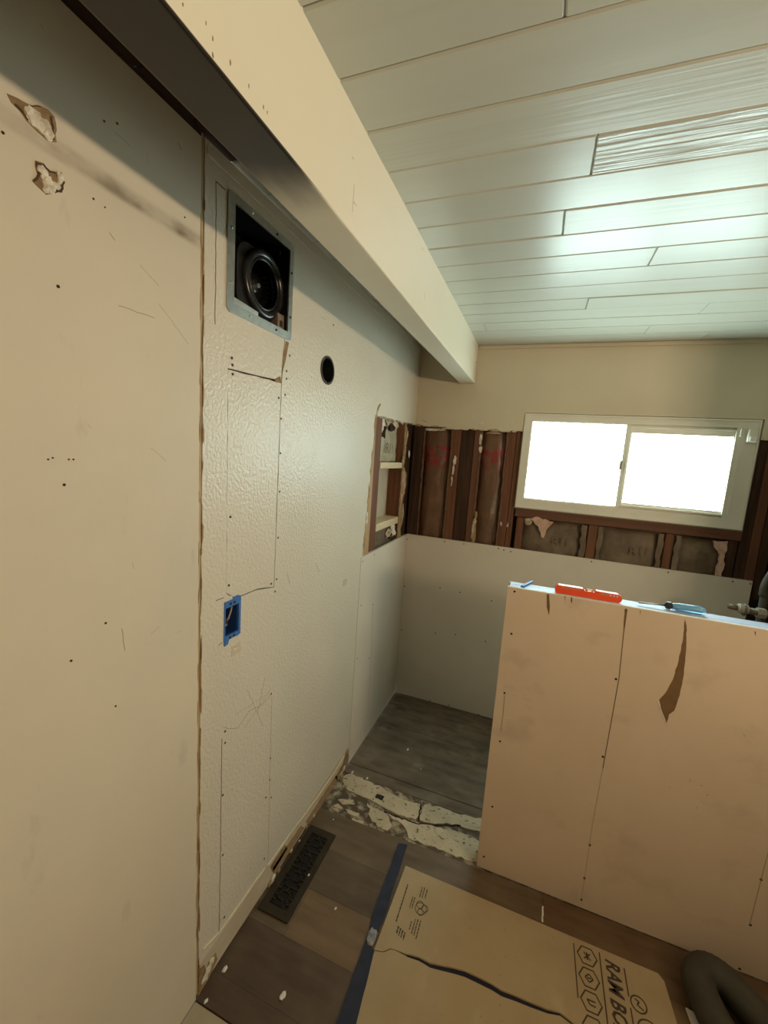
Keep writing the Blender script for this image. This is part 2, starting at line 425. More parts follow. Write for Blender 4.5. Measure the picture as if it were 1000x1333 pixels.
# ================================================================== STRUCTURE
# ---- ceiling: backing and single painted planks
ceil = tag(obj('ceiling', B_(-.02, 2.95, -1.5, 2.75, ZC+.016, ZC+.06), 'groove'),
           'white painted tongue and groove plank ceiling', 'ceiling', kind='structure')
rows0, pitch = .7771, .1308
joints = {-1: [.75], 2: [.826], 4: [.776], 6: [1.052], 9: [.897], 10: [1.35], 11: [.44], 12: [1.2], 0: [1.9], 1: [2.1], 3: [2.0], 5: [1.75], 7: [1.55], 8: [2.2]}
kinds = {(2, 1): 'plank_grain', (1, 0): 'plank_soft', (4, 1): 'plank_soft', (3, 0): 'plank', (6, 0): 'plank_soft'}
rnd = random.Random(4)
for k in range(-17, 15):
    y0 = rows0+k*pitch; y1 = min(y0+pitch, YB+.05)
    xs = [XB2-.02]+joints.get(k, [rnd.uniform(.9, 2.2)])+[2.94]
    for s, (a, b) in enumerate(zip(xs, xs[1:])):
        bm = B_(a+.0003, b-.0003, y0+.0011, y1-.0011, ZC, ZC+.018, bev=.0032)
        o = obj('plank', bm, kinds.get((k, s), 'plank'), ceil)
        o.location.z = rnd.uniform(-.0012, .0012)
# plain boards between beam and left wall
for k in range(-17, 15):
    y0 = rows0+k*pitch; y1 = min(y0+pitch, YB+.05)
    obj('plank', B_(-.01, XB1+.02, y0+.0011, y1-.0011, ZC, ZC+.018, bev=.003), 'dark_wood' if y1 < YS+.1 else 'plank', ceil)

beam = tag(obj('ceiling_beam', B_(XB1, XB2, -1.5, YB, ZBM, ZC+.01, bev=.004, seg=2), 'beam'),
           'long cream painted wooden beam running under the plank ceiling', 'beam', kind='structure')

for i, (px, py, a, b) in enumerate([(238, 6, .0016, .004), (277, 50, .0018, .005), (277, 72, .0026, .006), (300, 82, .0022, .007), (324, 112, .0016, .006), (343, 139, .0020, .006), (348, 146, .0016, .005), (268, 30, .0012, .004), (493, 398, .0018, .005)]):
    p = un(px, py, 0, XB2)
    obj('paint_chip', lump((XB2, p.y, p.z), (.0005, a*.6, b*.5), i+3, amp=.8), 'torn', beam)
for a, b in (((461, 240), (459, 276)), ((553, 380), (553, 390)), ((460, 262), (464, 268))):
    p, q = un(*a, 0, XB2), un(*b, 0, XB2)
    obj('paint_crack', line2('x', XB2-.0005, XB2+.0004, jag([(p.y, p.z), (q.y, q.z)], .001, .01, a[0], closed=False), .0014), 'scuff', beam)
p, q = un(523, 407, 2, ZBM), un(536, 406, 2, ZBM)
obj('paint_chip', lump((q.x, q.y, ZBM), (.003, .006, .001), 3, amp=.5), 'gypsum', beam)

# ---- left wall, far half: textured drywall with all its openings and cut-out patches
FY0, FY1, FZ0, FZ1 = .8899, 1.1804, 2.0033, 2.288
top_y = [Lp(488, 540)[0], YB]
niche_edge = jag([(YL+.012, HB), (1.905, 1.45), (1.932, 1.857)], .006, .02, 5, closed=False)
niche_top = jag([(1.932, 1.857), (2.20, 1.862), (2.45, 1.866), (YB, 1.872)], .006, .025, 6, closed=False)
outer = jag([(YS+.008, .105), (YS+.008, ZC-.004)], .0016, .03, 3, closed=False)
outer = [(YS+.008, .105)]+[(YL, .105), (YL, HB)]+niche_edge+niche_top[1:]+[(YB, ZC-.0)]+list(reversed(outer))[:-1]
PBOT = [(.9090, 1.2450), Lp(305, 779), Lp(316, 776), Lp(335, 768), (1.1375, 1.1985)]
union = PBOT+[(1.1425, 1.870), (1.1530, 2.018), (FY1-.012, 2.018), (FY1-.012, FZ1-.012), (FY0+.012, FZ1-.012), (FY0+.012, 2.018), (.8985, 2.018), (.9005, 1.861)]
pipe_c = (1.4315, 1.9657)
EB = (.9005, .969, 1.101, 1.222)
box_hole = rect(EB[0]+.004, EB[1]-.004, EB[2]+.006, EB[3]-.006)
wall_left = obj('wall_left', slab(outer, [jag(union, .0009, .03, 2), circ(*pipe_c, .052), box_hole], 0, -.0125, 'x'), 'wall_far')
tag(wall_left, 'cream orange peel textured drywall with exhaust fan and niche openings', 'wall', kind='structure')
obj('drywall_patch', slab(jag([(.9005, 1.8622), (1.1400, 1.8745), (1.1512, 2.018), (.9000, 2.018)], .0009, .03, 8), [], -.0012, -.0125, 'x'), 'wall_far', wall_left, label='small textured drywall piece under the exhaust fan')
obj('drywall_patch', slab(jag([(.9105, PBOT[0][1]+.002)]+[(a, b+.0042) for a, b in PBOT[1:-1]]+[(1.1350, PBOT[-1][1]+.003), (1.1395, 1.8675), (.9025, 1.8590)], .0010, .03, 9), [], -.0006, -.0125, 'x'), 'wall_far', wall_left, label='tall textured drywall patch screwed into the wall')
obj('wall_backing', slab(rect(YS+.02, YL, .0, ZC-.02), [rect(FY0+.014, FY1-.008, FZ0+.012, FZ1-.006), circ(*pipe_c, .054), rect(EB[0]-.004, EB[1]+.004, EB[2]-.004, EB[3]+.004)], -.0128, -.016, 'x'), 'gap', wall_left)
# outline of the low patch and other cut and pencil lines
def wl(pts, wd, mat='pencil', name='cut_line', seed=1, amp=.0012):
    return obj(name, line2('x', -.0002, .00045, jag(pts, amp, .02, seed, closed=False), wd), mat, wall_left)
wl([(.9005, .12), (.901, .45), (.9, .80)], .0024, seed=2)
wl([(1.155, .12), (1.150, .45), (1.145, .80)], .0010, 'pencil_soft', seed=3)
wl([(.905, .835), (.97, .79), (1.02, .815), (1.09, .80), (1.145, .81)], .0016, 'pencil_soft', seed=4, amp=.004)
wl([Lp(281, 236), Lp(281, 330), Lp(280, 422)], .0022, seed=5)
wl([Lp(281, 236), Lp(293, 247)], .0030, seed=6)
wl([Lp(281, 782), Lp(291, 778)], .0022, seed=7)
for a, b in (((322, 898), (342, 945)), ((352, 898), (318, 948)), ((345, 882), (335, 930)), ((307, 930), (345, 905))):
    wl([Lp(*a), Lp(*b)], .0009, 'pencil_soft', 'pencil_mark', seed=a[0])
for pts in (((374, 745), (377, 760)), ((411, 733), (416, 745)), ((418, 413), (424, 416))):
    wl([Lp(*pts[0]), Lp(*pts[1])], .0022, 'scuff', 'scuff_mark', seed=pts[0][0])
# joint strip along the top of the wall
obj('joint_strip', B_(-.001, .002, YS+.014, YB-.02, 2.318, 2.336, bev=.0008), 'wall_far', wall_left)
for px, py in ((302, 466), (303, 475), (303, 487), (377, 463), (373, 493), (373, 483), (363, 518), (371, 514), (300, 673), (298, 762), (353, 760), (360, 754), (358, 770),
               (366, 545), (365, 590), (364, 640), (362, 700), (293, 952), (293, 967), (353, 903), (352, 987), (353, 1038), (346, 1038), (290, 1035), (290, 1113), (292, 1194), (344, 1118),
               (351, 1015), (434, 423)):
    y, z = Lp(px, py); screw('x', (0, y, z), wall_left, r=.0036)
for px, py, s in ((307, 845, .020), (449, 758, .018)):
    y, z = Lp(px, py)
    bm = slab(jag(rect(y-s, y+s, z-s*.8, z+s*.8), .004, .01, int(px)), [], .0006, -.001, 'x')
    o = obj('glue_patch', bm, 'wall_base', wall_left)
    lm = bmesh.new()
    for i in range(4):
        lump((.0012, y+random.Random(i).uniform(-.009, .009), z+random.Random(i+9).uniform(-.007, .009)), (.0015, .006, .003), i, lm)
    obj('plaster_spot', lm, 'plaster', wall_left)
# torn paper streak below the fan's corner
obj('torn_paper', slab([Lp(372, 444), Lp(376, 446), Lp(372, 468), Lp(367, 488), Lp(369, 462)], [], .0006, -.0005, 'x'), 'torn', wall_left)
obj('torn_paper', slab([Lp(357, 494), Lp(365, 490), Lp(366, 499), Lp(358, 497)], [], .0006, -.0005, 'x'), 'torn', wall_left)

# lower band where the baseboard was pulled off
bb = tag(obj('baseboard_left', slab(jag([(YS+.014, .010), (YL, .010), (YL, .1035), (YS+.014, .1035)], .002, .03, 12, skip=(1, 2, 3)), [], -.0008, -.012, 'x'), 'wall_base'),
         'bare strip at the wall foot where the baseboard came off', 'baseboard', kind='structure')
ck = jag([Lp(264, 1236), Lp(285, 1214), Lp(315, 1172), Lp(344, 1131)], .0015, .02, 3, closed=False)
obj('caulk_ridge', line2('x', -.003, .0034, ck, .0045), 'caulk', bb)
ck2 = jag([Lp(348, 1127), Lp(380, 1082), Lp(410, 1042), Lp(436, 1004), Lp(448, 984)], .0018, .02, 7, closed=False)
obj('caulk_ridge', line2('x', -.003, .0030, ck2, .0040), 'caulk', bb)
rr = random.Random(3)
for i, (pts, mt) in enumerate([
        ([(355, 1130), (372, 1103), (392, 1075), (396, 1078), (372, 1115), (357, 1138)], 'torn_light'),
        ([(398, 1070), (420, 1035), (438, 1008), (441, 1014), (422, 1043), (402, 1073)], 'torn_light'),
        ([(352, 1128), (362, 1112), (371, 1100), (374, 1104), (366, 1118), (355, 1135)], 'torn'),
        ([(436, 1012), (446, 995), (452, 975), (454, 985), (450, 1004), (440, 1020)], 'torn'),
        ([(262, 1278), (272, 1252), (281, 1240), (283, 1248), (270, 1276), (258, 1296)], 'torn_light'),
        ([(259, 1262), (266, 1256), (268, 1262), (258, 1290)], 'torn')]):
    obj('torn_paper', slab(jag([Lp(*p) for p in pts], .002, .015, i), [], .0014, -.002, 'x'), mt, bb)
for i, (px, py, s) in enumerate([(354, 1146, .016), (350, 1152, .011), (270, 1262, .016), (266, 1272, .016), (274, 1252, .012), (440, 1012, .014), (447, 1000, .016), (452, 978, .014), (443, 1020, .012), (362, 1135, .010), (378, 1112, .009), (398, 1083, .008), (408, 1066, .008), (432, 1028, .010)]):
    y, z = Lp(px, py)
    obj('plaster_crumb', lump((.003, y, max(z, .012)), (.005, s, s*.75), i+20, amp=.6), 'plaster' if i in (2, 3, 4, 0) else ('torn_light' if i % 2 else 'wall_base'), bb)

# ---- left wall, near half: smooth panel
near_edge = jag([(YS-.003, .0), (YS-.003, 2.343)], .0010, .035, 21, closed=False)
panel = obj('wall_left', slab(near_edge+[(-1.5, 2.343), (-1.5, 0)], [], .001, -.012, 'x'), 'wall_near')
tag(panel, 'smooth beige wall panel with gouges, nail holes and a brown smear', 'wall', kind='structure')
obj('joint_wood', B_(-.012, -.0012, YS-.0012, YS+.0058, .01, ZC), 'wood_strip', panel, label='bare wood strip in the joint between wall panels')
obj('joint_shadow_gap', B_(-.0125, -.0060, YS-.006, YS-.0012, .01, ZC), 'gap', panel)
obj('joint_shadow_gap', B_(-.0125, -.0060, YS+.0058, YS+.012, .01, ZC), 'gap', panel)
obj('top_gap_wood', B_(-.012, -.002, -1.5, YS+.004, 2.335, ZC), 'dark_wood', panel)
for i in range(26):
    z = .12+i*.083+rr.uniform(-.03, .03)
    y = YS+.0075+rr.uniform(-.002, .002)
    obj('torn_edge', lump((.0006, y, z), (.0016, .0022*rr.uniform(.5, 1.5), .030*rr.uniform(.3, 1.4)), i, amp=.7), ('plaster' if rr.random() < .45 else 'torn_light') if z > .2 else 'torn', panel)
for i in range(14):
    z = .2+i*.15+rr.uniform(-.04, .04)
    obj('torn_edge', lump((.0007, YS-.0035, z), (.0010, .0010, .03*rr.uniform(.5, 1.4)), i+50, amp=.7), 'torn', panel)
for px, py, r in ((75, 373, .0028), (62, 598, .0016), (68, 596, .0016), (89, 598, .0016), (95, 598, .0016), (83, 631, .0026), (137, 811, .0024), (92, 860, .0024), (150, 919, .0022),
                  (3, 173, .0022), (121, 259, .0018), (135, 158, .0016), (152, 161, .0018), (136, 270, .0014), (240, 283, .0018)):
    y, z = Lp(px, py); screw('x', (.001, y, z), panel, 'nail_hole', r, 'hole')
def crater(pts, lumps, seed):
    obj('gouge', slab(jag([Lp(*p) for p in pts], .0022, .008, seed), [], .0018, -.002, 'x'), 'torn', panel, label='brown torn paper around a gouge')
    bm = bmesh.new()
    for i, (px, py, a, b) in enumerate(lumps):
        y, z = Lp(px, py); lump((.0025, y, z), (.0032, a, b), seed+i, bm, amp=.55)
    obj('exposed_plaster', bm, 'plaster', panel)
    q = random.Random(seed); bm = bmesh.new(); n = len(pts); cx = sum(p[0] for p in pts)/n; cy = sum(p[1] for p in pts)/n
    for p, r_ in zip(pts, pts[1:]+pts[:1]):
        if q.random() < .30: continue
        k = q.uniform(.80, .97); a = (cx+(p[0]-cx)*k, cy+(p[1]-cy)*k); b = (cx+(r_[0]-cx)*k, cy+(r_[1]-cy)*k)
        line2('x', .0010, .0030, jag([Lp(*a), Lp(*b)], .0012, .005, seed, closed=False), q.uniform(.0012, .0034), bm)
    obj('crevice_shade', bm, 'shade_brown', panel)  # dark strips that paint the shadowed rim of the gouge
crater([(8, 122), (22, 128), (36, 136), (52, 138), (62, 143), (70, 152), (73, 170), (73, 186), (62, 184), (48, 172), (34, 158), (26, 146), (14, 134)],
       [(44, 155, .012, .012), (54, 163, .013, .014), (61, 172, .009, .012), (37, 148, .008, .008)], 31)
crater([(45, 209), (54, 212), (63, 222), (72, 224), (79, 224), (84, 238), (80, 250), (70, 251), (60, 254), (49, 244), (41, 236), (48, 228)],
       [(54, 222, .007, .007), (60, 234, .009, .007), (63, 246, .010, .009), (72, 242, .007, .006), (77, 232, .005, .008)], 37)
for pts in (((154, 398), (201, 414)), ((142, 303), (149, 313)), ((196, 583), (216, 600)), ((158, 818), (162, 847)), ((228, 824), (236, 821)), ((196, 826), (207, 815)), ((150, 173), (168, 190)),
            ((182, 345), (206, 372)), ((206, 395), (245, 448)), ((114, 553), (118, 557)), ((172, 732), (174, 741)), ((52, 32), (56, 40)), ((231, 185), (236, 196))):
    obj('scuff_mark', line2('x', .0008, .0014, jag([Lp(*pts[0]), Lp(*pts[1])], .001, .012, pts[0][0], closed=False), .0011), 'scuff_dark' if pts[0][0] in (154, 142, 158, 231) else 'scuff', panel)

# ---- shower board on the left wall
sb = obj('shower_board', slab([(YL+.0015, .002), (YB-.001, .002), (YB-.001, HB), (YL+.0015, HB-.001)], [], .0012, -.012, 'x'), 'board', wall_left, label='plain off white board lining the shower side')
obj('pencil_line', line2('x', .0010, .0016, [Lp(485, 790), Lp(483, 850), Lp(479, 925)], .0016), 'pencil_soft', sb)
for px, py in ((472, 731), (487, 722), (470, 788), (485, 787), (526, 763), (523, 820), (465, 857), (480, 857), (530, 701)):
    y, z = Lp(px, py); screw('x', (.0012, y, z), sb, r=.0036)

# ---- left wall niche framing
obj('stud', B_(-.10, -.0035, YL+.005, 1.966, .9, 1.853), 'stud_tan', wall_left)
obj('stud', B_(-.10, -.012, 1.967, 2.072, .9, 1.853, bev=.002), 'stud_red', wall_left)
obj('stud', B_(-.10, -.014, 2.458, 2.495, .9, 1.95, bev=.002), 'stud_red', wall_left)
obj('stud', B_(-.10, -.018, 2.540, 2.630, .9, 1.95, bev=.002), 'stud_dark', wall_left)
obj('cavity_back', B_(-.112, -.101, 1.86, 2.73, .9, 1.95), 'cavity', wall_left)
obj('wood_block', B_(-.099, -.012, 2.085, 2.456, 1.590, 1.624, bev=.0015), 'pine', wall_left, label='pale new wood block nailed between the studs')
obj('wood_block', B_(-.099, -.012, 2.080, 2.452, 1.244, 1.286, bev=.0015), 'pine', wall_left, label='pale new wood block nailed between the studs')
ib = obj('insulation_batt', bumpy(2.074, 2.456, 1.63, 1.90, -.06, .010, 3, 'x', sag=.015), 'kraft_pale', wall_left, smooth=True, label='grey paper faced insulation with printed code')
text_part('R11', .085, 'pencil', ib, basis((-.033, 2.20, 1.675), (0, 1, 0), (0, .08, 1)))
obj('insulation_batt', bumpy(2.074, 2.456, 1.10, 1.243, -.05, .010, 4, 'x', sag=.02), 'kraft_grey', wall_left, smooth=True)
for i, (y, z, a, b, mt) in enumerate([(2.10, 1.835, .035, .03, 'paper_white'), (2.18, 1.845, .05, .02, 'wool'), (2.30, 1.84, .06, .022, 'wool'), (2.08, 1.80, .02, .035, 'paper_white'), (2.26, 1.825, .03, .02, 'stud_dark'), (2.13, 1.79, .012, .03, 'stud_dark'),
                                      (2.38, 1.225, .04, .035, 'paper_white'), (2.33, 1.20, .04, .03, 'wool'), (2.40, 1.19, .025, .025, 'paper_white'), (2.35, 1.175, .02, .02, 'stud_dark')]):
    obj('insulation_tuft', lump((-.028, y, z), (.018, a, b), i+3, amp=.8, fr=2.2), mt, wall_left)
edge = [(2.455, 1.85), (2.50, 1.80), (2.46, 1.72), (2.47, 1.66), (2.45, 1.60), (2.52, 1.56), (2.535, 1.48), (2.50, 1.42), (2.485, 1.35), (2.535, 1.30), (2.52, 1.25), (2.48, 1.20), (2.50, 1.15)]
pl = jag([(2.452, 1.15)]+[(2.455, 1.86)]+[(a+.025, b) for a, b in edge], .006, .02, 4)
obj('paper_flange', slab(pl, [], -.008, -.013, 'x'), 'torn_light', wall_left, label='torn stapled paper flange of the insulation')
for i, (y, z, a, b, mt) in enumerate([(2.49, 1.53, .018, .05, 'wool_pink'), (2.51, 1.46, .014, .04, 'wool_pink'), (2.47, 1.40, .008, .04, 'wool_pink'), (2.52, 1.31, .009, .045, 'wool'), (2.49, 1.80, .010, .03, 'wool'), (2.47, 1.70, .010, .03, 'wool'), (2.45, 1.64, .012, .02, 'wool'), (2.56, 1.68, .010, .02, 'paper_white')]):
    obj('insulation_tuft', lump((-.006, y, z), (.006, a, b), i+30, amp=.7), mt, wall_left)
# torn drywall fringe round the niche
for i in range(12):
    t = i/11; y = YL+.012+(1.932-YL-.012)*t+rr.uniform(.0, .02); z = HB+(1.857-HB)*t
    obj('torn_edge', lump((-.003, y+.006, z), (.003, .009*rr.uniform(.5, 1.4), .05*rr.uniform(.5, 1.2)), i, amp=.7), 'torn_light' if i % 3 else 'paper_white', wall_left)
for i in range(10):
    y = 1.95+i*.07; obj('torn_edge', lump((-.004, y, 1.857+(y-1.93)*.02), (.004, .03*rr.uniform(.5, 1.3), .009*rr.uniform(.6, 1.6)), i+70, amp=.8), 'wool' if i < 7 else 'torn', wall_left)
obj('torn_edge', tube([(-.002, 1.95, 1.86), (.006, 1.965, 1.90), (.004, 1.985, 1.915)], .003, n=6), 'wool', wall_left)

# ---- back wall: drywall above, framing in the middle, board below
WX0, WX1, WZ0, WZ1 = .6768, 1.792, 1.4091, 1.9604
bo = jag([(-.012, 1.872), (.10, 1.868), (.30, 1.856), (.50, 1.856), (.672, 1.858)], .006, .025, 8, closed=False)+[(.672, 1.968), (1.806, 1.968)]+jag([(1.806, 1.868), (2.06, 1.862)], .005, .03, 9, closed=False)+[(2.06, ZC), (-.012, ZC)]
wall_back = obj('wall_back', slab(bo, [], YB, YB+.0125, 'y'), 'wall_back')
tag(wall_back, 'tan painted drywall above a band of bare studs around the window', 'wall', kind='structure')
obj('sheathing', slab(rect(-.12, 2.20, 0, ZC), [rect(WX0+.01, WX1-.01, WZ0+.01, WZ1-.01)], YB+.10, YB+.115, 'y'), 'sheath', wall_back)
Z0, Z1 = 1.05, 1.95
def stud(x0, x1, mat, f=.014, z0=Z0, z1=Z1):
    return obj('stud', B_(x0, x1, YB+f, YB+.099, z0, z1, bev=.002), mat, wall_back)
stud(-.01, .062, 'stud_dark')
stud(.243, .302, 'stud_red'); stud(.304, .384, 'stud_dark', .020); stud(.386, .432, 'stud')
stud(.588, .634, 'stud_red'); stud(.636, .668, 'stud_red', .018, Z0, 1.95)
stud(.690, .733, 'stud_red', .014, Z0, 1.345)
stud(1.092, 1.138, 'stud_red', .014, Z0, 1.345); stud(1.476, 1.516, 'stud_red', .014, Z0, 1.345); stud(1.756, 1.798, 'stud_dark', .014, Z0, 1.345)
stud(1.804, 1.848, 'stud_dark', .014); stud(1.850, 1.892, 'stud', .016); stud(1.894, 1.935, 'stud_dark', .014)
obj('window_sill_plate', B_(.676, 1.806, YB+.006, YB+.099, 1.347, 1.398, bev=.002), 'stud_h', wall_back)
def batt(x0, x1, z0, z1, mat, seed, sag=.03, d=.06):
    return obj('insulation_batt', bumpy(x0, x1, z0, z1, YB+d, .011, seed, 'y', sag=-sag), mat, wall_back, smooth=True)
batt(.064, .242, Z0, Z1, 'kraft', 1); batt(.434, .587, Z0, Z1, 'kraft', 2)
b1 = batt(.735, 1.090, Z0, 1.345, 'kraft_grey', 5, .045); b2 = batt(1.140, 1.474, Z0, 1.345, 'kraft_grey', 6, .045); b3 = batt(1.518, 1.754, Z0, 1.345, 'kraft_grey', 7, .045)
text_part('R11', .07, 'pencil', b1, basis((.90, YB+.003, 1.20), (1, 0, .05), (0, 0, 1)))
text_part('R11', .07, 'pencil', b2, basis((1.31, YB+.003, 1.20), (1, 0, .05), (0, 0, 1)))
# paper flanges stapled over the stud edges
for i, (x, z0, z1, wd, mt) in enumerate([(.246, 1.15, 1.85, .005, 'kraft_flange'), (.430, 1.15, 1.85, .005, 'kraft_flange'), (.440, 1.15, 1.35, .009, 'torn_light'), (.585, 1.15, 1.85, .005, 'kraft_flange'), (.068, 1.15, 1.85, .005, 'kraft_flange'),
                                         (1.07, 1.15, 1.34, .014, 'kraft_grey'), (1.155, 1.15, 1.34, .012, 'kraft_grey'), (1.455, 1.15, 1.34, .012, 'kraft_grey'), (1.535, 1.15, 1.34, .012, 'kraft_grey')]):
    p = jag([(x-wd, z0), (x+wd, z0), (x+wd, z1), (x-wd, z1)], wd*.5, .03, i+2)
    obj('paper_flange', slab(p, [], YB+.010, YB+.0135, 'y'), mt, wall_back)
for i, (x, z, a, b, mt) in enumerate([(.275, 1.66, .010, .028, 'paper_white'), (.272, 1.60, .007, .03, 'paper_white'), (.268, 1.53, .006, .03, 'wool'), (.425, 1.80, .010, .032, 'paper_white'), (.430, 1.74, .010, .02, 'paper_white'),
                                      (.438, 1.28, .010, .02, 'wool'), (.432, 1.22, .008, .05, 'wool'), (.60, 1.29, .008, .012, 'wool_pink'), (.64, 1.285, .005, .012, 'paper_white'),
                                      (.11, 1.845, .04, .010, 'paper_white'), (.17, 1.848, .03, .008, 'wool'), (.50, 1.842, .04, .006, 'wool')]):
    obj('insulation_tuft', lump((x, YB+.010, z), (a, .006, b), i+5, amp=.7), mt, wall_back)
obj('insulation_wool', slab(jag([(.765, 1.34), (.80, 1.36), (.90, 1.338), (.868, 1.29), (.858, 1.235), (.84, 1.24), (.82, 1.30)], .005, .02, 3), [], YB+.004, YB+.02, 'y'), 'wool_pink', wall_back, label='pink wool showing through torn facing')
obj('insulation_wool', slab(jag([(1.69, 1.335), (1.752, 1.34), (1.752, 1.15), (1.725, 1.15), (1.728, 1.26), (1.70, 1.30)], .005, .02, 4), [], YB+.006, YB+.02, 'y'), 'wool_pink', wall_back)
obj('insulation_tuft', lump((.76, YB+.012, 1.325), (.022, .010, .020), 4, amp=.5), 'wool', wall_back)
# drywall fringe
for i in range(11):
    x = .02+i*.06; obj('torn_edge', lump((x, YB+.004, 1.860+(.008 if x < .15 else -.003)), (.03*rr.uniform(.5, 1.2), .005, .006*rr.uniform(.5, 1.4)), i+90, amp=.8), 'paper_white' if i % 3 == 1 else ('wall_back' if i % 2 else 'torn_light'), wall_back)
for a, b in (((620, 556), (632, 548)), ((650, 559), (668, 551)), ((618, 543), (619, 544)), ((549, 547), (556, 549))):
    obj('scuff_mark', line2('y', YB-.0006, YB+.0002, [Bp(*a), Bp(*b)], .006), 'paper_white' if a[0] > 560 else 'pencil_soft', wall_back)
# board
bboard = obj('shower_board', B_(.0015, 1.884, YB-.0005, YB+.0125, .002, HB+.001), 'board', wall_back, label='wide off white board lining the shower back')
for px, py in ((530, 702), (579, 705), (604, 708), (649, 714), (656, 716), (665, 718), (770, 731), (870, 745), (954, 757), (977, 760), (527, 763), (573, 765), (599, 771), (640, 782), (523, 820), (567, 824), (593, 826), (632, 835), (560, 912), (585, 918), (623, 930)):
    x, z = Bp(px, py); screw('y', (x, YB-.0005, z), bboard, r=.0042)
for a, b in (((548, 905), (551, 910)),):
    pass
# crown strip under the ceiling and caulk beside the beam
trim = tag(obj('trim_1', B_(XB2+.002, 2.05, YB-.010, YB, ZC-.022, ZC-.001, bev=.003), 'wall_back'), 'thin tan trim strip where back wall meets ceiling', 'trim', kind='structure')

# ---- window
win = thing('window_1', (1.234, YB, WZ0), 'off white vinyl sliding window with two bright frosted panes', 'window', kind='structure')
YW = YB-.004
obj('window_frame', slab(rect(WX0, WX1, WZ0, WZ1), [rect(.714, 1.700, 1.462, 1.922)], YW, YW+.075, 'y'), 'vinyl', win)
obj('frame_lip', slab(rect(WX0-.004, WX1+.004, WZ0-.003, WZ1+.004), [rect(WX0+.004, WX1-.004, WZ0+.004, WZ1-.005)], YW-.004, YW+.02, 'y'), 'vinyl', win)
obj('rough_gap', slab(rect(WX0-.010, WX1+.014, WZ0-.012, WZ1+.006), [rect(WX0, WX1, WZ0, WZ1)], YW+.012, YW+.05, 'y'), 'vinyl_seam', win)
s1 = obj('sliding_sash', slab(rect(.714, 1.236, 1.462, 1.922), [rect(.720, 1.208, 1.468, 1.917)], YW+.006, YW+.034, 'y'), 'vinyl', win)
s2 = obj('fixed_sash', slab(rect(1.216, 1.712, 1.452, 1.928), [rect(1.240, 1.696, 1.492, 1.876)], YW+.010, YW+.060, 'y'), 'vinyl', win)
obj('sash_stop', slab(rect(1.225, 1.732, 1.470, 1.912), [rect(1.231, 1.724, 1.477, 1.905)], YW-.0015, YW+.009, 'y'), 'vinyl', win)
obj('pane', B_(.716, 1.212, YW+.012, YW+.018, 1.464, 1.920), 'pane', s1)
obj('pane', B_(1.236, 1.700, YW+.015, YW+.021, 1.488, 1.880), 'pane', s2)
lt = obj('window_latch', B_(1.198, 1.212, YW-.006, YW+.010, 1.672, 1.722, bev=.004, seg=2), 'latch', s1, smooth=False)
lx, lz = Bp(965, 566)
sens = thing('window_sensor', (1.725, YB, 1.86), 'small white two piece contact sensor on the window frame corner', 'sensor')
c1 = Bp(965, 563); c2 = Bp(977, 568)
obj('magnet', B_(c1[0]-.007, c1[0]+.007, YW-.012, YW-.0, c1[1]-.022, c1[1]+.02, bev=.003, seg=2), 'vinyl', sens)
sh = obj('sensor_body', B_(c2[0]-.018, c2[0]+.022, YW-.024, YW-.0, c2[1]-.032, c2[1]+.035, bev=.006, seg=2), 'vinyl', sens)
obj('sensor_cap', B_(c2[0]-.012, c2[0]+.020, YW-.029, YW-.02, c2[1]-.028, c2[1]-.002, bev=.004, seg=2), 'gypsum', sh)

# ---- right side of the shower: open stud wall
wr = tag(obj('wall_right', B_(XR, XR+.0125, YP+.09, YB, 1.862, ZC), 'wall_back'), 'open stud wall with pipes at the right of the shower', 'wall', kind='structure')
obj('sheathing', B_(XR+.105, XR+.12, YP, YB+.10, 0, ZC), 'sheath', wr)
for y0 in (2.575, 2.20, 1.80):
    obj('stud', B_(XR+.004, XR+.10, y0, y0+.042, 0, ZC-.02, bev=.002), 'stud' if y0 < 2.5 else 'stud_dark', wr)
obj('stud', B_(XR-.012, XR+.002, 2.56, 2.628, 0, 1.86), 'stud_dark', wr)
# enclosing room, out of view
tag(obj('wall_right', B_(2.90, 2.93, -1.5, YP+.1, 0, ZC), 'wall_plain'), 'plain wall on the far right of the room', 'wall', kind='structure')
tag(obj('wall_front', B_(-.02, 2.93, -1.53, -1.5, 0, ZC), 'wall_plain'), 'plain wall behind the viewpoint', 'wall', kind='structure')
tag(obj('wall_right', B_(XR+.12, 2.93, YP+.05, YP+.1, 0, ZC), 'wall_plain'), 'short plain wall beside the shower', 'wall', kind='structure')

# ---- floor
floor = tag(obj('floor', B_(-.02, 2.93, -1.5, YB+.10, -.06, -.016), 'sub'), 'brown wood look plank floor ending at a stripped grey shower subfloor', 'floor', kind='structure')
vrows = [(YF, 1.393), (1.393, 1.222), (1.222, 1.052), (1.052, .882), (.882, YN)]
vmat = [[(-.012, .987, 'fl_a'), (.987, 2.1, 'fl_e'), (2.1, 2.9, 'fl_a')], [(-.012, .70, 'fl_b'), (.70, 1.92, 'fl_c'), (1.92, 2.9, 'fl_a')],
        [(-.012, .145, 'fl_a'), (.145, 1.37, 'fl_c'), (1.37, 2.9, 'fl_e')], [(-.012, 1.0, 'fl_d'), (1.0, 2.2, 'fl_a'), (2.2, 2.9, 'fl_b')], [(-.012, .62, 'fl_d'), (.62, 1.8, 'fl_e'), (1.8, 2.9, 'fl_c')]]
for i, (r, ms) in enumerate(zip(vrows, vmat)):
    for a, b, mt in ms:
        bm = B_(a+.0002, b-.0002, r[1]+.0002, r[0]-.0002, -.014, 0, bev=.0005)
        o = obj('plank', bm, mt, floor)
        if i == 0 and r[0] == YF:
            for v in o.data.vertices:
                if v.co.y > YF-.003: v.co.y += (v.co.x-.35)*.019 if v.co.x < 1.0 else .012
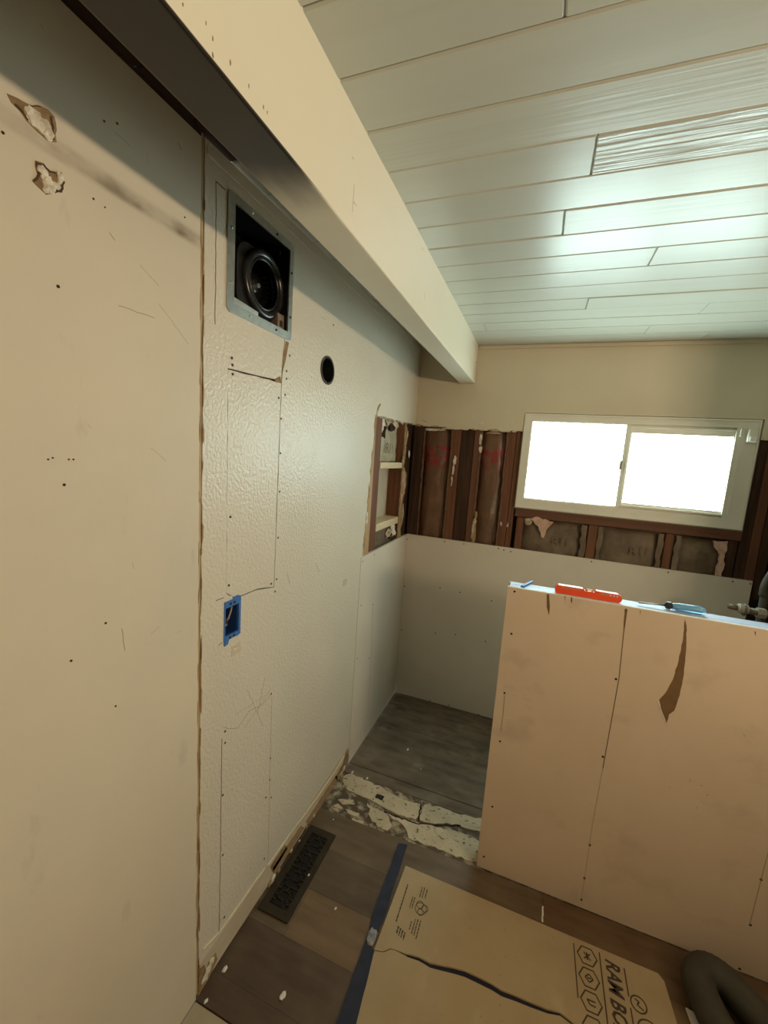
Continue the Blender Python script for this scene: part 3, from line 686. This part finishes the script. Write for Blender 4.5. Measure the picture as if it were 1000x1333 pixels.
obj('chipped_joint', slab(jag([(.984, 1.468), (.990, 1.468), (.991, 1.527), (.986, 1.527)], .0012, .012, 2), [], .0008, -.001, 'z'), 'gypsum', floor)
obj('paper_underlay', B_(.002, 2.9, -1.5, YN-.002, -.014, -.004), 'paper_floor', floor)
for a, b in ((1.815, 1.885), (1.885, 2.290), (2.290, 2.500), (2.500, 2.640)):
    obj('subfloor_board', B_(.0, 1.95, a+.0022, b-.0022, -.016, -.006, bev=.001), 'sub', floor)
obj('stripped_strip', B_(.0, 1.95, YF-.004, 1.816, -.016, -.008), 'residue_base', floor)
obj('seam_gap', B_(.0, 1.95, 1.817, 2.62, -.0162, -.0150), 'hole', floor)
def mortar(pts, seed, h=-.003, amp=.006):
    obj('mortar_patch', slab(jag([Fp(*p) for p in pts], amp, .018, seed), [], h, -.010, 'z'), 'mortar', floor)
mortar([(447, 1010), (458, 1006), (480, 1016), (500, 1026), (525, 1040), (548, 1046), (548, 1056), (541, 1066), (515, 1058), (490, 1044), (468, 1034), (446, 1024)], 1)
mortar([(553, 1046), (575, 1050), (600, 1060), (626, 1064), (640, 1068), (640, 1086), (618, 1080), (595, 1072), (560, 1070), (546, 1066)], 2)
mortar([(500, 1056), (520, 1064), (545, 1070), (590, 1080), (620, 1092), (640, 1100), (635, 1124), (618, 1120), (590, 1112), (560, 1100), (532, 1090), (524, 1072)], 3)
mortar([(478, 1044), (492, 1052), (506, 1062), (514, 1078), (498, 1078), (484, 1068)], 4, amp=.010)
mortar([(431, 1050), (440, 1045), (446, 1050), (440, 1056)], 5, amp=.004)
mortar([(450, 1052), (468, 1058), (466, 1063), (452, 1057)], 6, amp=.003)
mortar([(458, 1064), (474, 1068), (472, 1073), (460, 1069)], 7, amp=.003)
mortar([(440, 1040), (460, 1040), (462, 1046), (446, 1046)], 8, amp=.004)
x, y = Fp(494, 1037); obj('gap_hole', slab(jag(rect(x-.018, x+.022, y-.012, y+.014), .003, .01, 3), [], -.0024, -.009, 'z'), 'hole', floor)
for a, b in (((548, 1046), (545, 1070)), ((500, 1056), (545, 1072)), ((545, 1072), (600, 1074))):
    obj('crack', line2('z', -.004, -.0023, jag([Fp(*a), Fp(*b)], .004, .02, a[0], closed=False), .006), 'hole', floor)

# ---- half wall
hw = thing('half_wall', (1.33, YP+.05, 0), 'unpainted drywall half wall with a torn gash and dusty top', 'half wall', kind='structure')
tp = .0911
front = obj('front_board', slab([(XP, .003), (XR, .003), (XR, HP), (XP, HP)], [], YP, YP+.012, 'y'), 'pony', hw)
obj('board_edge', B_(XP, XR, YP+.0004, YP+.0124, HP, HP+.0022), 'gypsum', hw)
obj('back_board', B_(XP, XR, YP+tp-.0115, YP+tp, .003, HP-.002), 'board', hw)
obj('end_stud', B_(XP+.001, XP+.04, YP+.013, YP+tp-.013, 0, HP-.05), 'pine', hw)
obj('top_plate', B_(XP+.004, XR, YP+.013, YP+tp-.0005, HP-.045, HP-.0015, bev=.002), 'cap', hw)
gash = [(892, 806), (894, 815), (893, 850), (890, 880), (885, 905), (878, 925), (871, 930), (868, 941), (862, 926), (858, 911), (868, 900), (876, 885), (884, 858), (889, 835)]
g = obj('torn_paper', slab(jag([Pp(*p) for p in gash], .0012, .012, 6), [], YP-.0006, YP+.003, 'y'), 'kraft_torn', front, label='brown torn gash in the drywall paper')
obj('torn_edge', slab([Pp(*p) for p in ((858, 911), (856, 912), (861, 928), (868, 943), (866, 936), (861, 924))], [], YP-.0012, YP+.001, 'y'), 'gypsum', front)
for pts in ([(712, 773), (715, 774), (716, 790), (715, 801), (712, 790)], [(814, 792), (817, 793), (815, 808), (812, 828), (812, 812)], [(735, 776), (736, 776), (736, 783)], [(744, 777), (745, 777), (745, 786), (743, 782)], [(982, 822), (984, 822), (984, 828)], [(833, 795), (834, 795), (834, 800)]):
    obj('drip_mark', slab([Pp(*p) for p in pts], [], YP-.0006, YP+.001, 'y'), 'kraft_torn', front)
obj('pencil_line', line2('y', YP-.0005, YP+.001, [Pp(814, 805), Pp(806, 883), Pp(785, 1000)], .0026), 'pencil', front)
obj('pencil_line', line2('y', YP-.0005, YP+.001, [Pp(785, 1000), Pp(772, 1070), Pp(757, 1171)], .0014), 'pencil_soft', front)
obj('pencil_line', line2('y', YP-.0005, YP+.001, [Pp(1000, 1110), Pp(991, 1145), Pp(976, 1204)], .0022), 'pencil_soft', front)
obj('pencil_line', line2('y', YP-.0005, YP+.001, [Pp(657, 905), Pp(655, 930), Pp(652, 952)], .0030), 'pencil_soft', front)
for px, py in ((670, 770), (666, 825), (657, 902), (651, 965), (641, 1050), (630, 1115), (815, 795), (802, 884), (785, 985), (768, 1100), (761, 1143), (757, 1171), (991, 1145), (977, 1204), (963, 1261)):
    x, z = Pp(px, py)
    if z > 0: screw('y', (x, YP, z), front, r=.0042)
rs = random.Random(11)
for i in range(22):
    px, py = rs.choice([(870, 900), (820, 905), (930, 870), (950, 940), (880, 1035), (905, 1040), (935, 1040)])
    x, z = Pp(px+rs.uniform(-28, 28), py+rs.uniform(-26, 26)); a = rs.uniform(0, 3.1); l = rs.uniform(.004, .012)
    obj('scuff_mark', line2('y', YP-.0004, YP+.001, [(x, z), (x+l*math.cos(a), z+l*math.sin(a))], .0022), 'pencil_soft' if i % 4 == 0 else 'pony', front)

# ================================================================== THINGS ON THE LEFT WALL
fan = thing('exhaust_fan', (0, (FY0+FY1)/2, FZ0), 'open black exhaust fan with galvanised flange set in the wall', 'exhaust fan')
obj('flange', slab(rrect(FY0, FY1, FZ0, FZ1, .014), [rect(FY0+.026, FY1-.020, FZ0+.024, FZ1-.022)], .0035, -.002, 'x'), 'metal', fan)
fy0, fy1, fz0, fz1 = FY0+.026, FY1-.020, FZ0+.024, FZ1-.022
bm = bmesh.new()
box(bm, -.106, -.1, fy0-.004, fy1+.004, fz0-.004, fz1+.004)
box(bm, -.1, -.001, fy0-.004, fy0, fz0, fz1); box(bm, -.1, -.001, fy1, fy1+.004, fz0, fz1)
box(bm, -.1, -.001, fy0-.004, fy1+.004, fz0-.004, fz0); box(bm, -.1, -.001, fy0-.004, fy1+.004, fz1, fz1+.004)
obj('housing', bm, 'black_deep', fan)
cf = un(346.5, 371, 0, -.022); cy_, cz_ = cf.y, cf.z
a0 = un(309, 330, 0, -.045); 
sc = obj('scroll_plate', slab(rrect(max(fy0+.010, cy_-.112), fy1-.001, fz0+.012, fz1-.045, .045, 6), [circ(cy_, cz_, .070, 36)], -.034, -.05, 'x'), 'black', fan)
def ring(R, r, x, mat, name, parent, n=40, m=10, flat=1.0):
    bm = bmesh.new(); rg = []
    for i in range(n):
        t = 2*math.pi*i/n
        rg.append([bm.verts.new((x+r*flat*math.sin(2*math.pi*k/m), cy_+(R+r*math.cos(2*math.pi*k/m))*math.cos(t), cz_+(R+r*math.cos(2*math.pi*k/m))*math.sin(t))) for k in range(m)])
    for i in range(n):
        a, b = rg[i], rg[(i+1) % n]
        for k in range(m): bm.faces.new((a[k], a[(k+1) % m], b[(k+1) % m], b[k]))
    return obj(name, bm, mat, parent, smooth=True)
ring(.082, .012, -.030, 'black', 'inlet_ring', sc)
ring(.067, .004, -.028, 'black', 'inlet_lip', sc)
wheel = obj('blower_wheel', slab(circ(cy_, cz_, .06, 36), [], -.085, -.09, 'x'), 'black_deep', fan)
for i in range(24):
    t = 2*math.pi*i/24; c, s = math.cos(t), math.sin(t)
    obj('blade', slab([(cy_+.050*c-.0008*s, cz_+.050*s+.0008*c), (cy_+.060*c-.0008*s, cz_+.060*s+.0008*c), (cy_+.060*c+.0008*s, cz_+.060*s-.0008*c), (cy_+.050*c+.0008*s, cz_+.050*s-.0008*c)], [], -.055, -.085, 'x'), 'black', wheel)
hub = obj('motor_hub', tube([(-.086, cy_, cz_), (-.066, cy_, cz_), (-.060, cy_, cz_)], [.026, .024, .016], n=20), 'black', wheel, smooth=True)
obj('shaft_nut', tube([(-.062, cy_, cz_), (-.048, cy_, cz_)], .0065, n=6), 'metal_light', hub)
obj('shaft_end', tube([(-.050, cy_, cz_), (-.044, cy_, cz_)], .003, n=8), 'steel', hub)
p0 = un(368, 333, 0, -.034)
st = obj('rating_sticker', B_(-.0345, -.033, p0.y-.018, p0.y+.016, p0.z-.010, p0.z+.012), 'black', fan)
obj('sticker_print', B_(-.033, -.0327, p0.y-.015, p0.y-.006, p0.z-.004, p0.z+.010), 'sticker', st)
for k in range(3): obj('sticker_print', B_(-.033, -.0327, p0.y-.004, p0.y+.013, p0.z-.004+k*.005, p0.z-.0015+k*.005), 'sticker', st)
obj('bracket_plate', slab([(fy0+.006, fz0+.004), (fy0+.118, fz0+.000), (fy0+.118, fz0+.018), (fy0+.006, fz0+.024)], [], -.012, -.016, 'x'), 'metal_light', fan)
obj('connector_block', B_(-.04, -.010, fy1-.034, fy1-.001, fz0+.001, fz0+.048, bev=.002), 'block_tan', fan)
obj('connector_socket', B_(-.011, -.0094, fy1-.026, fy1-.012, fz0+.010, fz0+.028), 'hole', fan)
for y, z in ((FY0+.013, FZ0+.07), (FY0+.013, FZ0+.20), (FY1-.010, FZ0+.07), (FY1-.010, FZ0+.20), (FY0+.09, FZ0+.012), (FY0+.21, FZ0+.012), (FY0+.09, FZ1-.011), (FY0+.20, FZ1-.011)):
    obj('flange_screw', lump((.0045, y, z), (.0025, .0038, .0038), 1, amp=.1), 'metal_light' if y < 1.0 else 'screw', fan)

vp = thing('vent_pipe', (-.02, pipe_c[0], pipe_c[1]-.05), 'round black pipe opening in the textured wall beside the fan', 'pipe')
def ringslab(r0, r1, x0, x1): return slab(circ(*pipe_c, r0, 36), [circ(*pipe_c, r1, 36)], x0, x1, 'x')
obj('pipe_rim', ringslab(.052, .044, .003, -.010), 'black', vp)
obj('pipe_wall', ringslab(.048, .044, -.010, -.09), 'black', vp)
obj('pipe_end', slab(circ(*pipe_c, .047, 36), [], -.085, -.092, 'x'), 'black_deep', vp)
obj('pipe_strap', B_(-.075, -.07, pipe_c[0]-.03, pipe_c[0]+.02, pipe_c[1]-.03, pipe_c[1]-.018), 'black', vp)

eb = thing('outlet_box', (0, (EB[0]+EB[1])/2, EB[2]), 'blue plastic electrical box with loose wires set in the wall', 'electrical box')
e0, e1, ez0, ez1 = EB
fr_o = [(e0, ez0+.002), (e0+.002, ez0-.012), (e0+.016, ez0-.010), (e0+.020, ez0+.002), (e1-.020, ez0+.003), (e1-.016, ez0+.000), (e1, ez0+.003), (e1, ez1), (e1-.012, ez1+.006), (e1-.030, ez1+.005), (e1-.034, ez1), (e0, ez1)]
obj('box_frame', slab(fr_o, [rect(e0+.004, e1-.009, ez0+.016, ez1-.020)], .0024, -.004, 'x'), 'blue_box', eb)
bm = bmesh.new()
box(bm, -.066, -.062, e0+.003, e1-.004, ez0+.010, ez1-.012); box(bm, -.062, -.003, e0+.002, e0+.005, ez0+.010, ez1-.012)
box(bm, -.062, -.003, e1-.011, e1-.008, ez0+.010, ez1-.012); box(bm, -.062, -.003, e0+.003, e1-.008, ez0+.010, ez0+.013); box(bm, -.062, -.003, e0+.003, e1-.008, ez1-.018, ez1-.015)
obj('box_shell', bm, 'blue_in', eb)
for zz in (ez0+.007, ez1-.011):
    obj('slot', B_(.0022, .003, e0+.020, e0+.028, zz-.003, zz+.004), 'hole', eb); obj('slot', B_(.0022, .003, e0+.036, e0+.044, zz-.003, zz+.004), 'hole', eb)
obj('wire', tube([(-.06, .940, 1.125), (-.03, .934, 1.14), (-.012, .932, 1.160), (-.010, .938, 1.178), (-.012, .946, 1.192)], .0026, n=7), 'wire', eb, smooth=True)
obj('wire', tube([(-.06, .945, 1.12), (-.035, .930, 1.13), (-.015, .929, 1.142), (-.014, .932, 1.160)], .0034, n=7), 'wire', eb, smooth=True)
obj('wire', tube([(-.06, .935, 1.198), (-.03, .925, 1.185), (-.014, .921, 1.16), (-.03, .926, 1.128)], .0042, n=7), 'wire_dark', eb, smooth=True)
for kk, (a, b) in enumerate((((289, 836), (285, 840)),)):
    obj('scuff_mark', line2('x', -.0002, .0006, [Lp(*a), Lp(*b)], .004), 'pencil_soft', wall_left)

# ================================================================== FLOOR THINGS
reg = thing('floor_register', (.073, 1.272, 0), 'dark brown metal floor register with lattice grille beside the wall', 'floor register')
GX0, GX1, GY0, GY1 = .0099, .1366, 1.0851, 1.4592
ix0, ix1, iy0, iy1 = GX0+.026, GX1-.024, GY0+.032, GY1-.030
bm = slab(rrect(GX0, GX1, GY0, GY1, .003, 2), [rect(ix0, ix1, iy0, iy1)], .0055, .0004, 'z')
obj('frame', bm, 'register', reg)
obj('duct_shade', B_(ix0-.002, ix1+.002, iy0-.002, iy1+.002, .0003, .0008), 'grille_shade', reg)  # flat black plate painting the darkness of the opening under the grille
bm = bmesh.new(); cw = (ix1-ix0)/4; ch = (iy1-iy0)/16
segs = []
for k in range(5): segs.append((ix0+0*cw, iy0+k*4*ch, ix1, iy0+k*4*ch)) if k in (0, 4) else None
for u in range(4):                     # interlocking fret, four repeats
    yb = iy0+u*4*ch
    def A(cx, cy_2): return (ix0+cx*cw if u % 2 == 0 else ix1-cx*cw, yb+cy_2*ch)
    for (a, b, c, d) in ((0, 0, 3, 0), (3, 0, 3, 3), (3, 3, 1, 3), (1, 3, 1, 1.4), (1, 1.4, 2.1, 1.4), (4, 1, 3, 1), (0, 2, 1, 2), (2, 3, 2, 4), (3, 2, 4, 2), (0, 1, .6, 1), (0, 3.2, .5, 3.2)):
        p, q = A(a, b), A(c, d); segs.append((p[0], p[1], q[0], q[1]))
for (xa, ya, xb, yb) in segs:
    h = .0022
    box(bm, min(xa, xb)-h, max(xa, xb)+h, min(ya, yb)-h, max(ya, yb)+h, .0008, .0050)
gr = obj('grille', bm, 'register', reg)

def sheet(name, poly, z0, z1, label):
    return tag(obj(name, slab(poly, [], z1, z0, 'z'), 'cardboard'), label, 'cardboard')
tear = [Fp(*p) for p in ((487, 1238), (499, 1240), (508, 1236), (515, 1238), (530, 1244), (545, 1248), (560, 1256), (575, 1259), (590, 1262), (605, 1266), (620, 1273), (640, 1283), (652, 1291), (670, 1298), (690, 1307), (712, 1316), (728, 1320), (742, 1331), (752, 1340), (764, 1349))]
upper = [(.4585, 1.4565)]+tear+[(1.20, 1.155), (1.30, 1.15), (1.372, 1.16), (1.374, 1.33), (1.366, 1.440), (1.352, 1.456)]
c1_ = sheet('cardboard_sheet', upper, .002, .0050, 'tan floor protection board with black lettering beside the half wall')
lower = list(reversed([(p[0]+.003, p[1]-(.0015 if i < 4 else (.006+.009*math.sin(math.pi*min(1, (i-4)/12.0))**1.0 if i < 16 else .006))) for i, p in enumerate(tear)]))
lower = lower+[(.440, .93), (.435, .30), (1.38, .30), (1.376, 1.14), (1.30, 1.13), (1.20, 1.135)]
c2_ = sheet('cardboard_sheet', lower, .0016, .0042, 'plain tan floor protection board below the ragged tear')
# crease edge roll along the tear
for i in range(4, len(tear)-2):
    p, q = Vector(tear[i]), Vector(tear[i+1])
    obj('curled_edge', tube([(p.x, p.y+.002, .0056), ((p.x+q.x)/2, (p.y+q.y)/2+.0022, .0072), (q.x, q.y+.002, .0056)], .0022, n=6), 'cardboard', c1_)
# print
U, V = (0, -1, 0), (1, 0, 0)     # text runs towards -y, letter tops face +x
ZT = .00535
def flat(u, v): # org
    return basis((u, v, ZT), U, V)
text_part('RAM BOARD', .060, 'ink', c1_, flat(1.190, 1.432), bold=.0016, shear=.25, squeeze=.80)
obj('printed_line', line2('z', .005, ZT, [(1.172, 1.442), (1.172, 1.16)], .004), 'ink', c1_)
obj('printed_line', line2('z', .005, ZT, [(1.246, 1.425), (1.246, 1.345)], .004), 'ink', c1_)
obj('printed_line', line2('z', .005, ZT, [(1.246, 1.315), (1.246, 1.16)], .004), 'ink', c1_)
obj('printed_line', line2('z', .005, ZT, [(1.090, 1.436), (1.092, 1.275)], .0035), 'ink', c1_)
def hexa(cx, cy, r): return [(cx+r*math.cos(math.pi/3*i), cy+r*math.sin(math.pi/3*i)) for i in range(6)]
for k in range(4):
    cx, cy = 1.131, 1.412-k*.066
    obj('printed_icon', slab(hexa(cx, cy, .033), [hexa(cx, cy, .0285)], ZT, .005, 'z'), 'ink', c1_)
    gly = [[(-.010, -.010), (.010, .010)], [(-.010, .010), (.010, -.010)], [(0, -.012), (0, .012)]] if k == 0 else ([[(-.012, 0), (.0, .012), (.012, 0), (0, -.012), (-.012, 0)], [(-.006, 0), (.006, 0)]] if k == 1 else [[(-.012, .004), (.012, .004)], [(-.004, -.008), (.012, -.008)], [(-.012, .004), (-.004, -.008)]])
    bm = bmesh.new()
    for gl in gly: line2('z', .005, ZT, [(cx+a, cy+b) for a, b in gl], .004, bm)
    obj('printed_icon', bm, 'ink', c1_)
for cx, cy, r in ((1.272, 1.335, .024), (1.290, 1.270, .034)):
    obj('printed_icon', slab(circ(cx, cy, r, 24), [circ(cx, cy, r-.004, 24)], ZT, .005, 'z'), 'ink', c1_)
    bm = bmesh.new(); line2('z', .005, ZT, [(cx-r*.4, cy+r*.5), (cx+r*.1, cy+r*.3), (cx-r*.2, cy-r*.1), (cx+r*.5, cy-r*.5)], .004, bm); obj('printed_icon', bm, 'ink', c1_)
# small print at the corner
def dashes(x, y0, y1, wd, seed):
    q = random.Random(seed); bm = bmesh.new(); y = y0
    while y > y1+.002:
        l = min(q.uniform(.004, .016), y-y1); line2('z', .005, ZT, [(x, y), (x, y-l)], wd, bm); y -= l+.0022
    obj('printed_line', bm, 'ink', c1_)
dashes(.4895, 1.388, 1.245, .0045, 1)
for x, a, b in ((.545, 1.401, 1.362), (.554, 1.404, 1.362), (.565, 1.401, 1.365), (.521, 1.352, 1.312), (.529, 1.354, 1.312), (.552, 1.282, 1.232), (.561, 1.285, 1.230), (.571, 1.285, 1.222), (.541, 1.270, 1.238)):
    dashes(x, a, b, .0035, int(x*1000))
for cx, cy, r in ((.554, 1.336, .014), (.562, 1.312, .012), (.574, 1.330, .013), (.560, 1.324, .022)):
    obj('printed_icon', slab(circ(cx, cy, r, 20), [circ(cx, cy, r-.0022, 20)], ZT, .005, 'z'), 'ink', c1_)
for k in range(4): dashes(.503+k*.009, 1.236-k*.003, 1.212-k*.003, .005, k+40)

tape1 = tag(obj('painters_tape', slab(jag([Fp(519, 1099), Fp(530, 1101), Fp(500, 1195), Fp(493, 1213), Fp(481, 1211), Fp(484, 1195)], .001, .03, 4), [], .0064, .0002, 'z'), 'tape'), 'blue masking tape running from the stripped floor past the cardboard corner', 'tape')
tape2 = tag(obj('painters_tape', slab(jag([Fp(477, 1222), Fp(487, 1240), Fp(464, 1333), Fp(458, 1360), Fp(428, 1360), Fp(438, 1333)], .001, .03, 5), [], .0064, .0002, 'z'), 'tape'), 'wide blue masking tape along the lower cardboard edge', 'tape')
ctp = tag(obj('tape_scrap', lump((*Fp(484, 1222), .009), (.016, .028, .006), 8, amp=.6), 'tape_clear'), 'crumpled pale tape scrap between two blue tapes', 'tape')
tv = [Fp(*p) for p in ((530, 1243), (560, 1254), (600, 1262), (640, 1280), (690, 1304), (750, 1332))]
tag(obj('painters_tape', slab([(p[0], p[1]+.01) for p in tv]+[(p[0], p[1]-.025) for p in reversed(tv)], [], .0012, .0002, 'z'), 'tape_shade'), 'strip of blue tape showing through the tear in the cardboard', 'tape')

# hose
hp = [(1.60, .95, .052), (1.565, 1.10, .052), (1.515, 1.22, .052), (1.476, 1.32, .052), (1.455, 1.405, .054), (1.458, 1.455, .056), (1.490, 1.485, .058), (1.535, 1.478, .056), (1.58, 1.435, .054), (1.64, 1.37, .052), (1.72, 1.30, .052), (1.84, 1.22, .052), (2.0, 1.15, .052)]
def smooth_path(p, n=6):
    p = [Vector(q) for q in p]; o = []
    for i in range(len(p)-1):
        a, b, c, d = p[max(i-1, 0)], p[i], p[i+1], p[min(i+2, len(p)-1)]
        for k in range(n):
            t = k/n; o.append(.5*((2*b)+(c-a)*t+(2*a-5*b+4*c-d)*t*t+(3*b-a-3*c+d)*t**3))
    o.append(p[-1]); return o
path = smooth_path(hp, 8)
hose = tag(obj('vacuum_hose', tube(path, [.046+.0012*(i % 2) for i in range(len(path))], n=18), 'hose', smooth=True), 'thick dark grey hose looped on the floor by the half wall', 'hose')
scx, scy = Fp(905, 1330)
tag(obj('drywall_scrap', slab([(scx-.02, scy+.02), (scx+.005, scy+.015), (scx+.02, scy-.05), (scx-.012, scy-.06)], [], .012, .0055, 'z'), 'gypsum'), 'pale drywall scrap beside the dark hose', 'scrap')
# plaster chips
chips = [(293, 1262, .010, 'beside the wall foot gouge'), (368, 1297, .012, 'alone on the dark planks'), (237, 1310, .0, ''), (437, 1183, .006, 'in the middle of the knotty plank'), (402, 1141, .005, 'on the register frame'), (434, 1067, .004, 'near the stripped floor edge'), (531, 975, .010, 'in the middle of the shower subfloor'),
         (459, 1005, .008, 'at the shower board foot'), (478, 1013, .008, 'on the white mortar edge'), (268, 1304, .007, 'at the near end of the planks'), (548, 1000, .004, 'on the grey subfloor'), (390, 1095, .006, 'between register and wall')]
for i, (px, py, s, wh) in enumerate(chips):
    if s == 0: continue
    x, y = Fp(px, py); zz = .0 if y < YF else (-.006 if y > 1.885 else -.003)
    if 'register' in wh and 'frame' in wh: zz = .0055
    tag(obj('plaster_chip', lump((x, y, zz+s*.28), (s*.6, s, s*.35), i+2, amp=.5), 'gypsum'), 'tiny white plaster chip '+wh, 'chip', 'plaster chips on the floor')

# ================================================================== THINGS ON THE HALF WALL
ZTOP = HP-.0013
def at_top(px, py, z=ZTOP): p = un(px, py, 2, z); return p
lv = thing('spirit_level', (1.004, 1.625, ZTOP), 'orange torpedo spirit level lying on the half wall', 'spirit level')
xa, xb = .893, 1.112
yl0, yl1 = 1.612, 1.634
prof = [(xa+.004, ZTOP), (xb-.012, ZTOP), (xb-.003, ZTOP+.006), (xb, ZTOP+.014), (xb-.003, ZTOP+.024), (xb-.014, ZTOP+.030), (1.028, ZTOP+.031), (1.022, ZTOP+.024), (.992, ZTOP+.024), (.984, ZTOP+.031), (xa+.010, ZTOP+.031), (xa+.002, ZTOP+.026), (xa, ZTOP+.016), (xa, ZTOP+.006)]
bm = slab(prof, [], yl0, yl1, 'y')
lb = obj('level_body', bm, 'orange', lv)
bm2 = slab([(a, b) for a, b in [(xa+.016, ZTOP+.022), (.978, ZTOP+.022), (.974, ZTOP+.0275), (xa+.018, ZTOP+.0275)]], [], yl0-.0006, yl0+.002, 'y'); obj('level_slot', bm2, 'vial', lb)
bm2 = slab([(1.036, ZTOP+.020), (xb-.016, ZTOP+.020), (xb-.018, ZTOP+.0265), (1.040, ZTOP+.0265)], [], yl0-.0006, yl0+.002, 'y'); obj('level_slot', bm2, 'vial', lb)
obj('bubble_vial', tube([(.994, 1.623, ZTOP+.027), (1.020, 1.623, ZTOP+.027)], .0045, n=10), 'vial', lv, smooth=True)
for x in (1.072, 1.083, 1.094): obj('print_mark', B_(x, x+.004, yl0-.0010, yl0+.001, ZTOP+.021, ZTOP+.0255), 'gypsum', lb)
obj('edge_strip', B_(xa+.006, xb-.014, yl0-.0008, yl0+.001, ZTOP+.001, ZTOP+.0035), 'orange', lb)

ds = un(829, 782, 2, ZTOP+.010); dm = un(862, 788, 2, ZTOP+.013); de = un(909, 797, 2, ZTOP+.013)
drv = thing('screwdriver', (dm.x, dm.y, ZTOP), 'screwdriver with clear blue handle and black collar on the half wall', 'screwdriver')
yd = 1.640
def dp(t, z=.0135): return (1.172+t, yd+.10*(t-.09)*.3, ZTOP+z)
obj('shaft', tube([dp(-.004, .0075), dp(.012, .0085), dp(.08, .013)], [.0034, .0034, .0036], n=8), 'steel', drv, smooth=True)
obj('blade_tip', B_(1.166, 1.176, yd-.0065, yd+.001, ZTOP+.0072, ZTOP+.0092), 'steel', drv)
obj('collar', tube([dp(.076), dp(.079), dp(.092), dp(.096)], [.008, .0125, .0125, .009], n=14), 'black', drv)
hd = obj('handle', tube([dp(.094), dp(.100), dp(.112), dp(.15), dp(.178), dp(.190), dp(.195)], [.008, .0105, .0125, .0130, .0130, .0105, .004], n=12), 'drv_blue', drv, smooth=True)
for k in range(6):
    t = 2*math.pi*k/6+.3
    obj('grip_rib', tube([(dp(.108)[0], dp(.108)[1]+.012*math.cos(t), dp(.108)[2]+.012*math.sin(t)), (dp(.182)[0], dp(.182)[1]+.0128*math.cos(t), dp(.182)[2]+.0128*math.sin(t))], .0016, n=6), 'tape_bright' if k % 2 else 'drv_blue', hd)
q0 = at_top(678, 764); q1 = at_top(693, 758)
tag(obj('tape_shred', slab([(q0.x, q0.y-.003), (q0.x+.012, q0.y-.004), (q1.x+.004, q1.y), (q1.x, q1.y+.004)], [], HP+.006, HP-.001, 'z'), 'tape_bright'), 'small shred of blue tape on the half wall end', 'tape')

# pipe stub with valve and riser at the right of the shower
pv = thing('shower_valve', (XR, 2.30, .95), 'old brass shower valve stub with white fitting by the open studs', 'valve')
v0 = un(948, 793, 1, 2.30); v1 = un(1000, 803, 1, 2.30)
zc_ = un(975, 794, 1, 2.30).z
xv = un(968, 793, 1, 2.30).x
obj('pipe_stub', tube([(v0.x, 2.30, zc_+.004), (xv-.02, 2.30, zc_)], [.012, .012], n=12), 'copper', pv, smooth=True)
obj('fitting', tube([(xv-.024, 2.30, zc_+.003), (xv-.018, 2.30, zc_+.003), (xv+.014, 2.30, zc_), (xv+.02, 2.30, zc_)], [.014, .021, .021, .013], n=12), 'fitting', pv)
obj('valve_body', tube([(xv+.018, 2.30, zc_-.004), (XR+.05, 2.30, zc_-.012)], .016, n=12), 'copper', pv, smooth=True)
x2 = un(990, 799, 1, 2.30).x
obj('nut', tube([(x2-.014, 2.30, zc_-.006), (x2+.016, 2.30, zc_-.006)], .024, n=6), 'fitting', pv)
obj('handle_ring', tube([(xv+.002, 2.30+.025*math.cos(t*math.pi/6), zc_-.002+.025*math.sin(t*math.pi/6)) for t in range(13)], .004, n=6, cap=False), 'copper', pv)
rp = thing('riser_pipe', (XR-.03, 2.34, 0), 'grey bent drain pipe rising beside the shower valve', 'pipe')
r0, r1, r2 = un(991, 800, 1, 2.36), un(993, 776, 1, 2.36), un(1004, 748, 1, 2.36)
obj('pipe', tube(smooth_path([(r0.x, 2.36, -.006), (r0.x, 2.36, r0.z), (r1.x, 2.36, r1.z), (r2.x, 2.36, r2.z), (r2.x+.12, 2.36, r2.z+.28)], 6), .016, n=12), 'pipe_grey', rp, smooth=True)
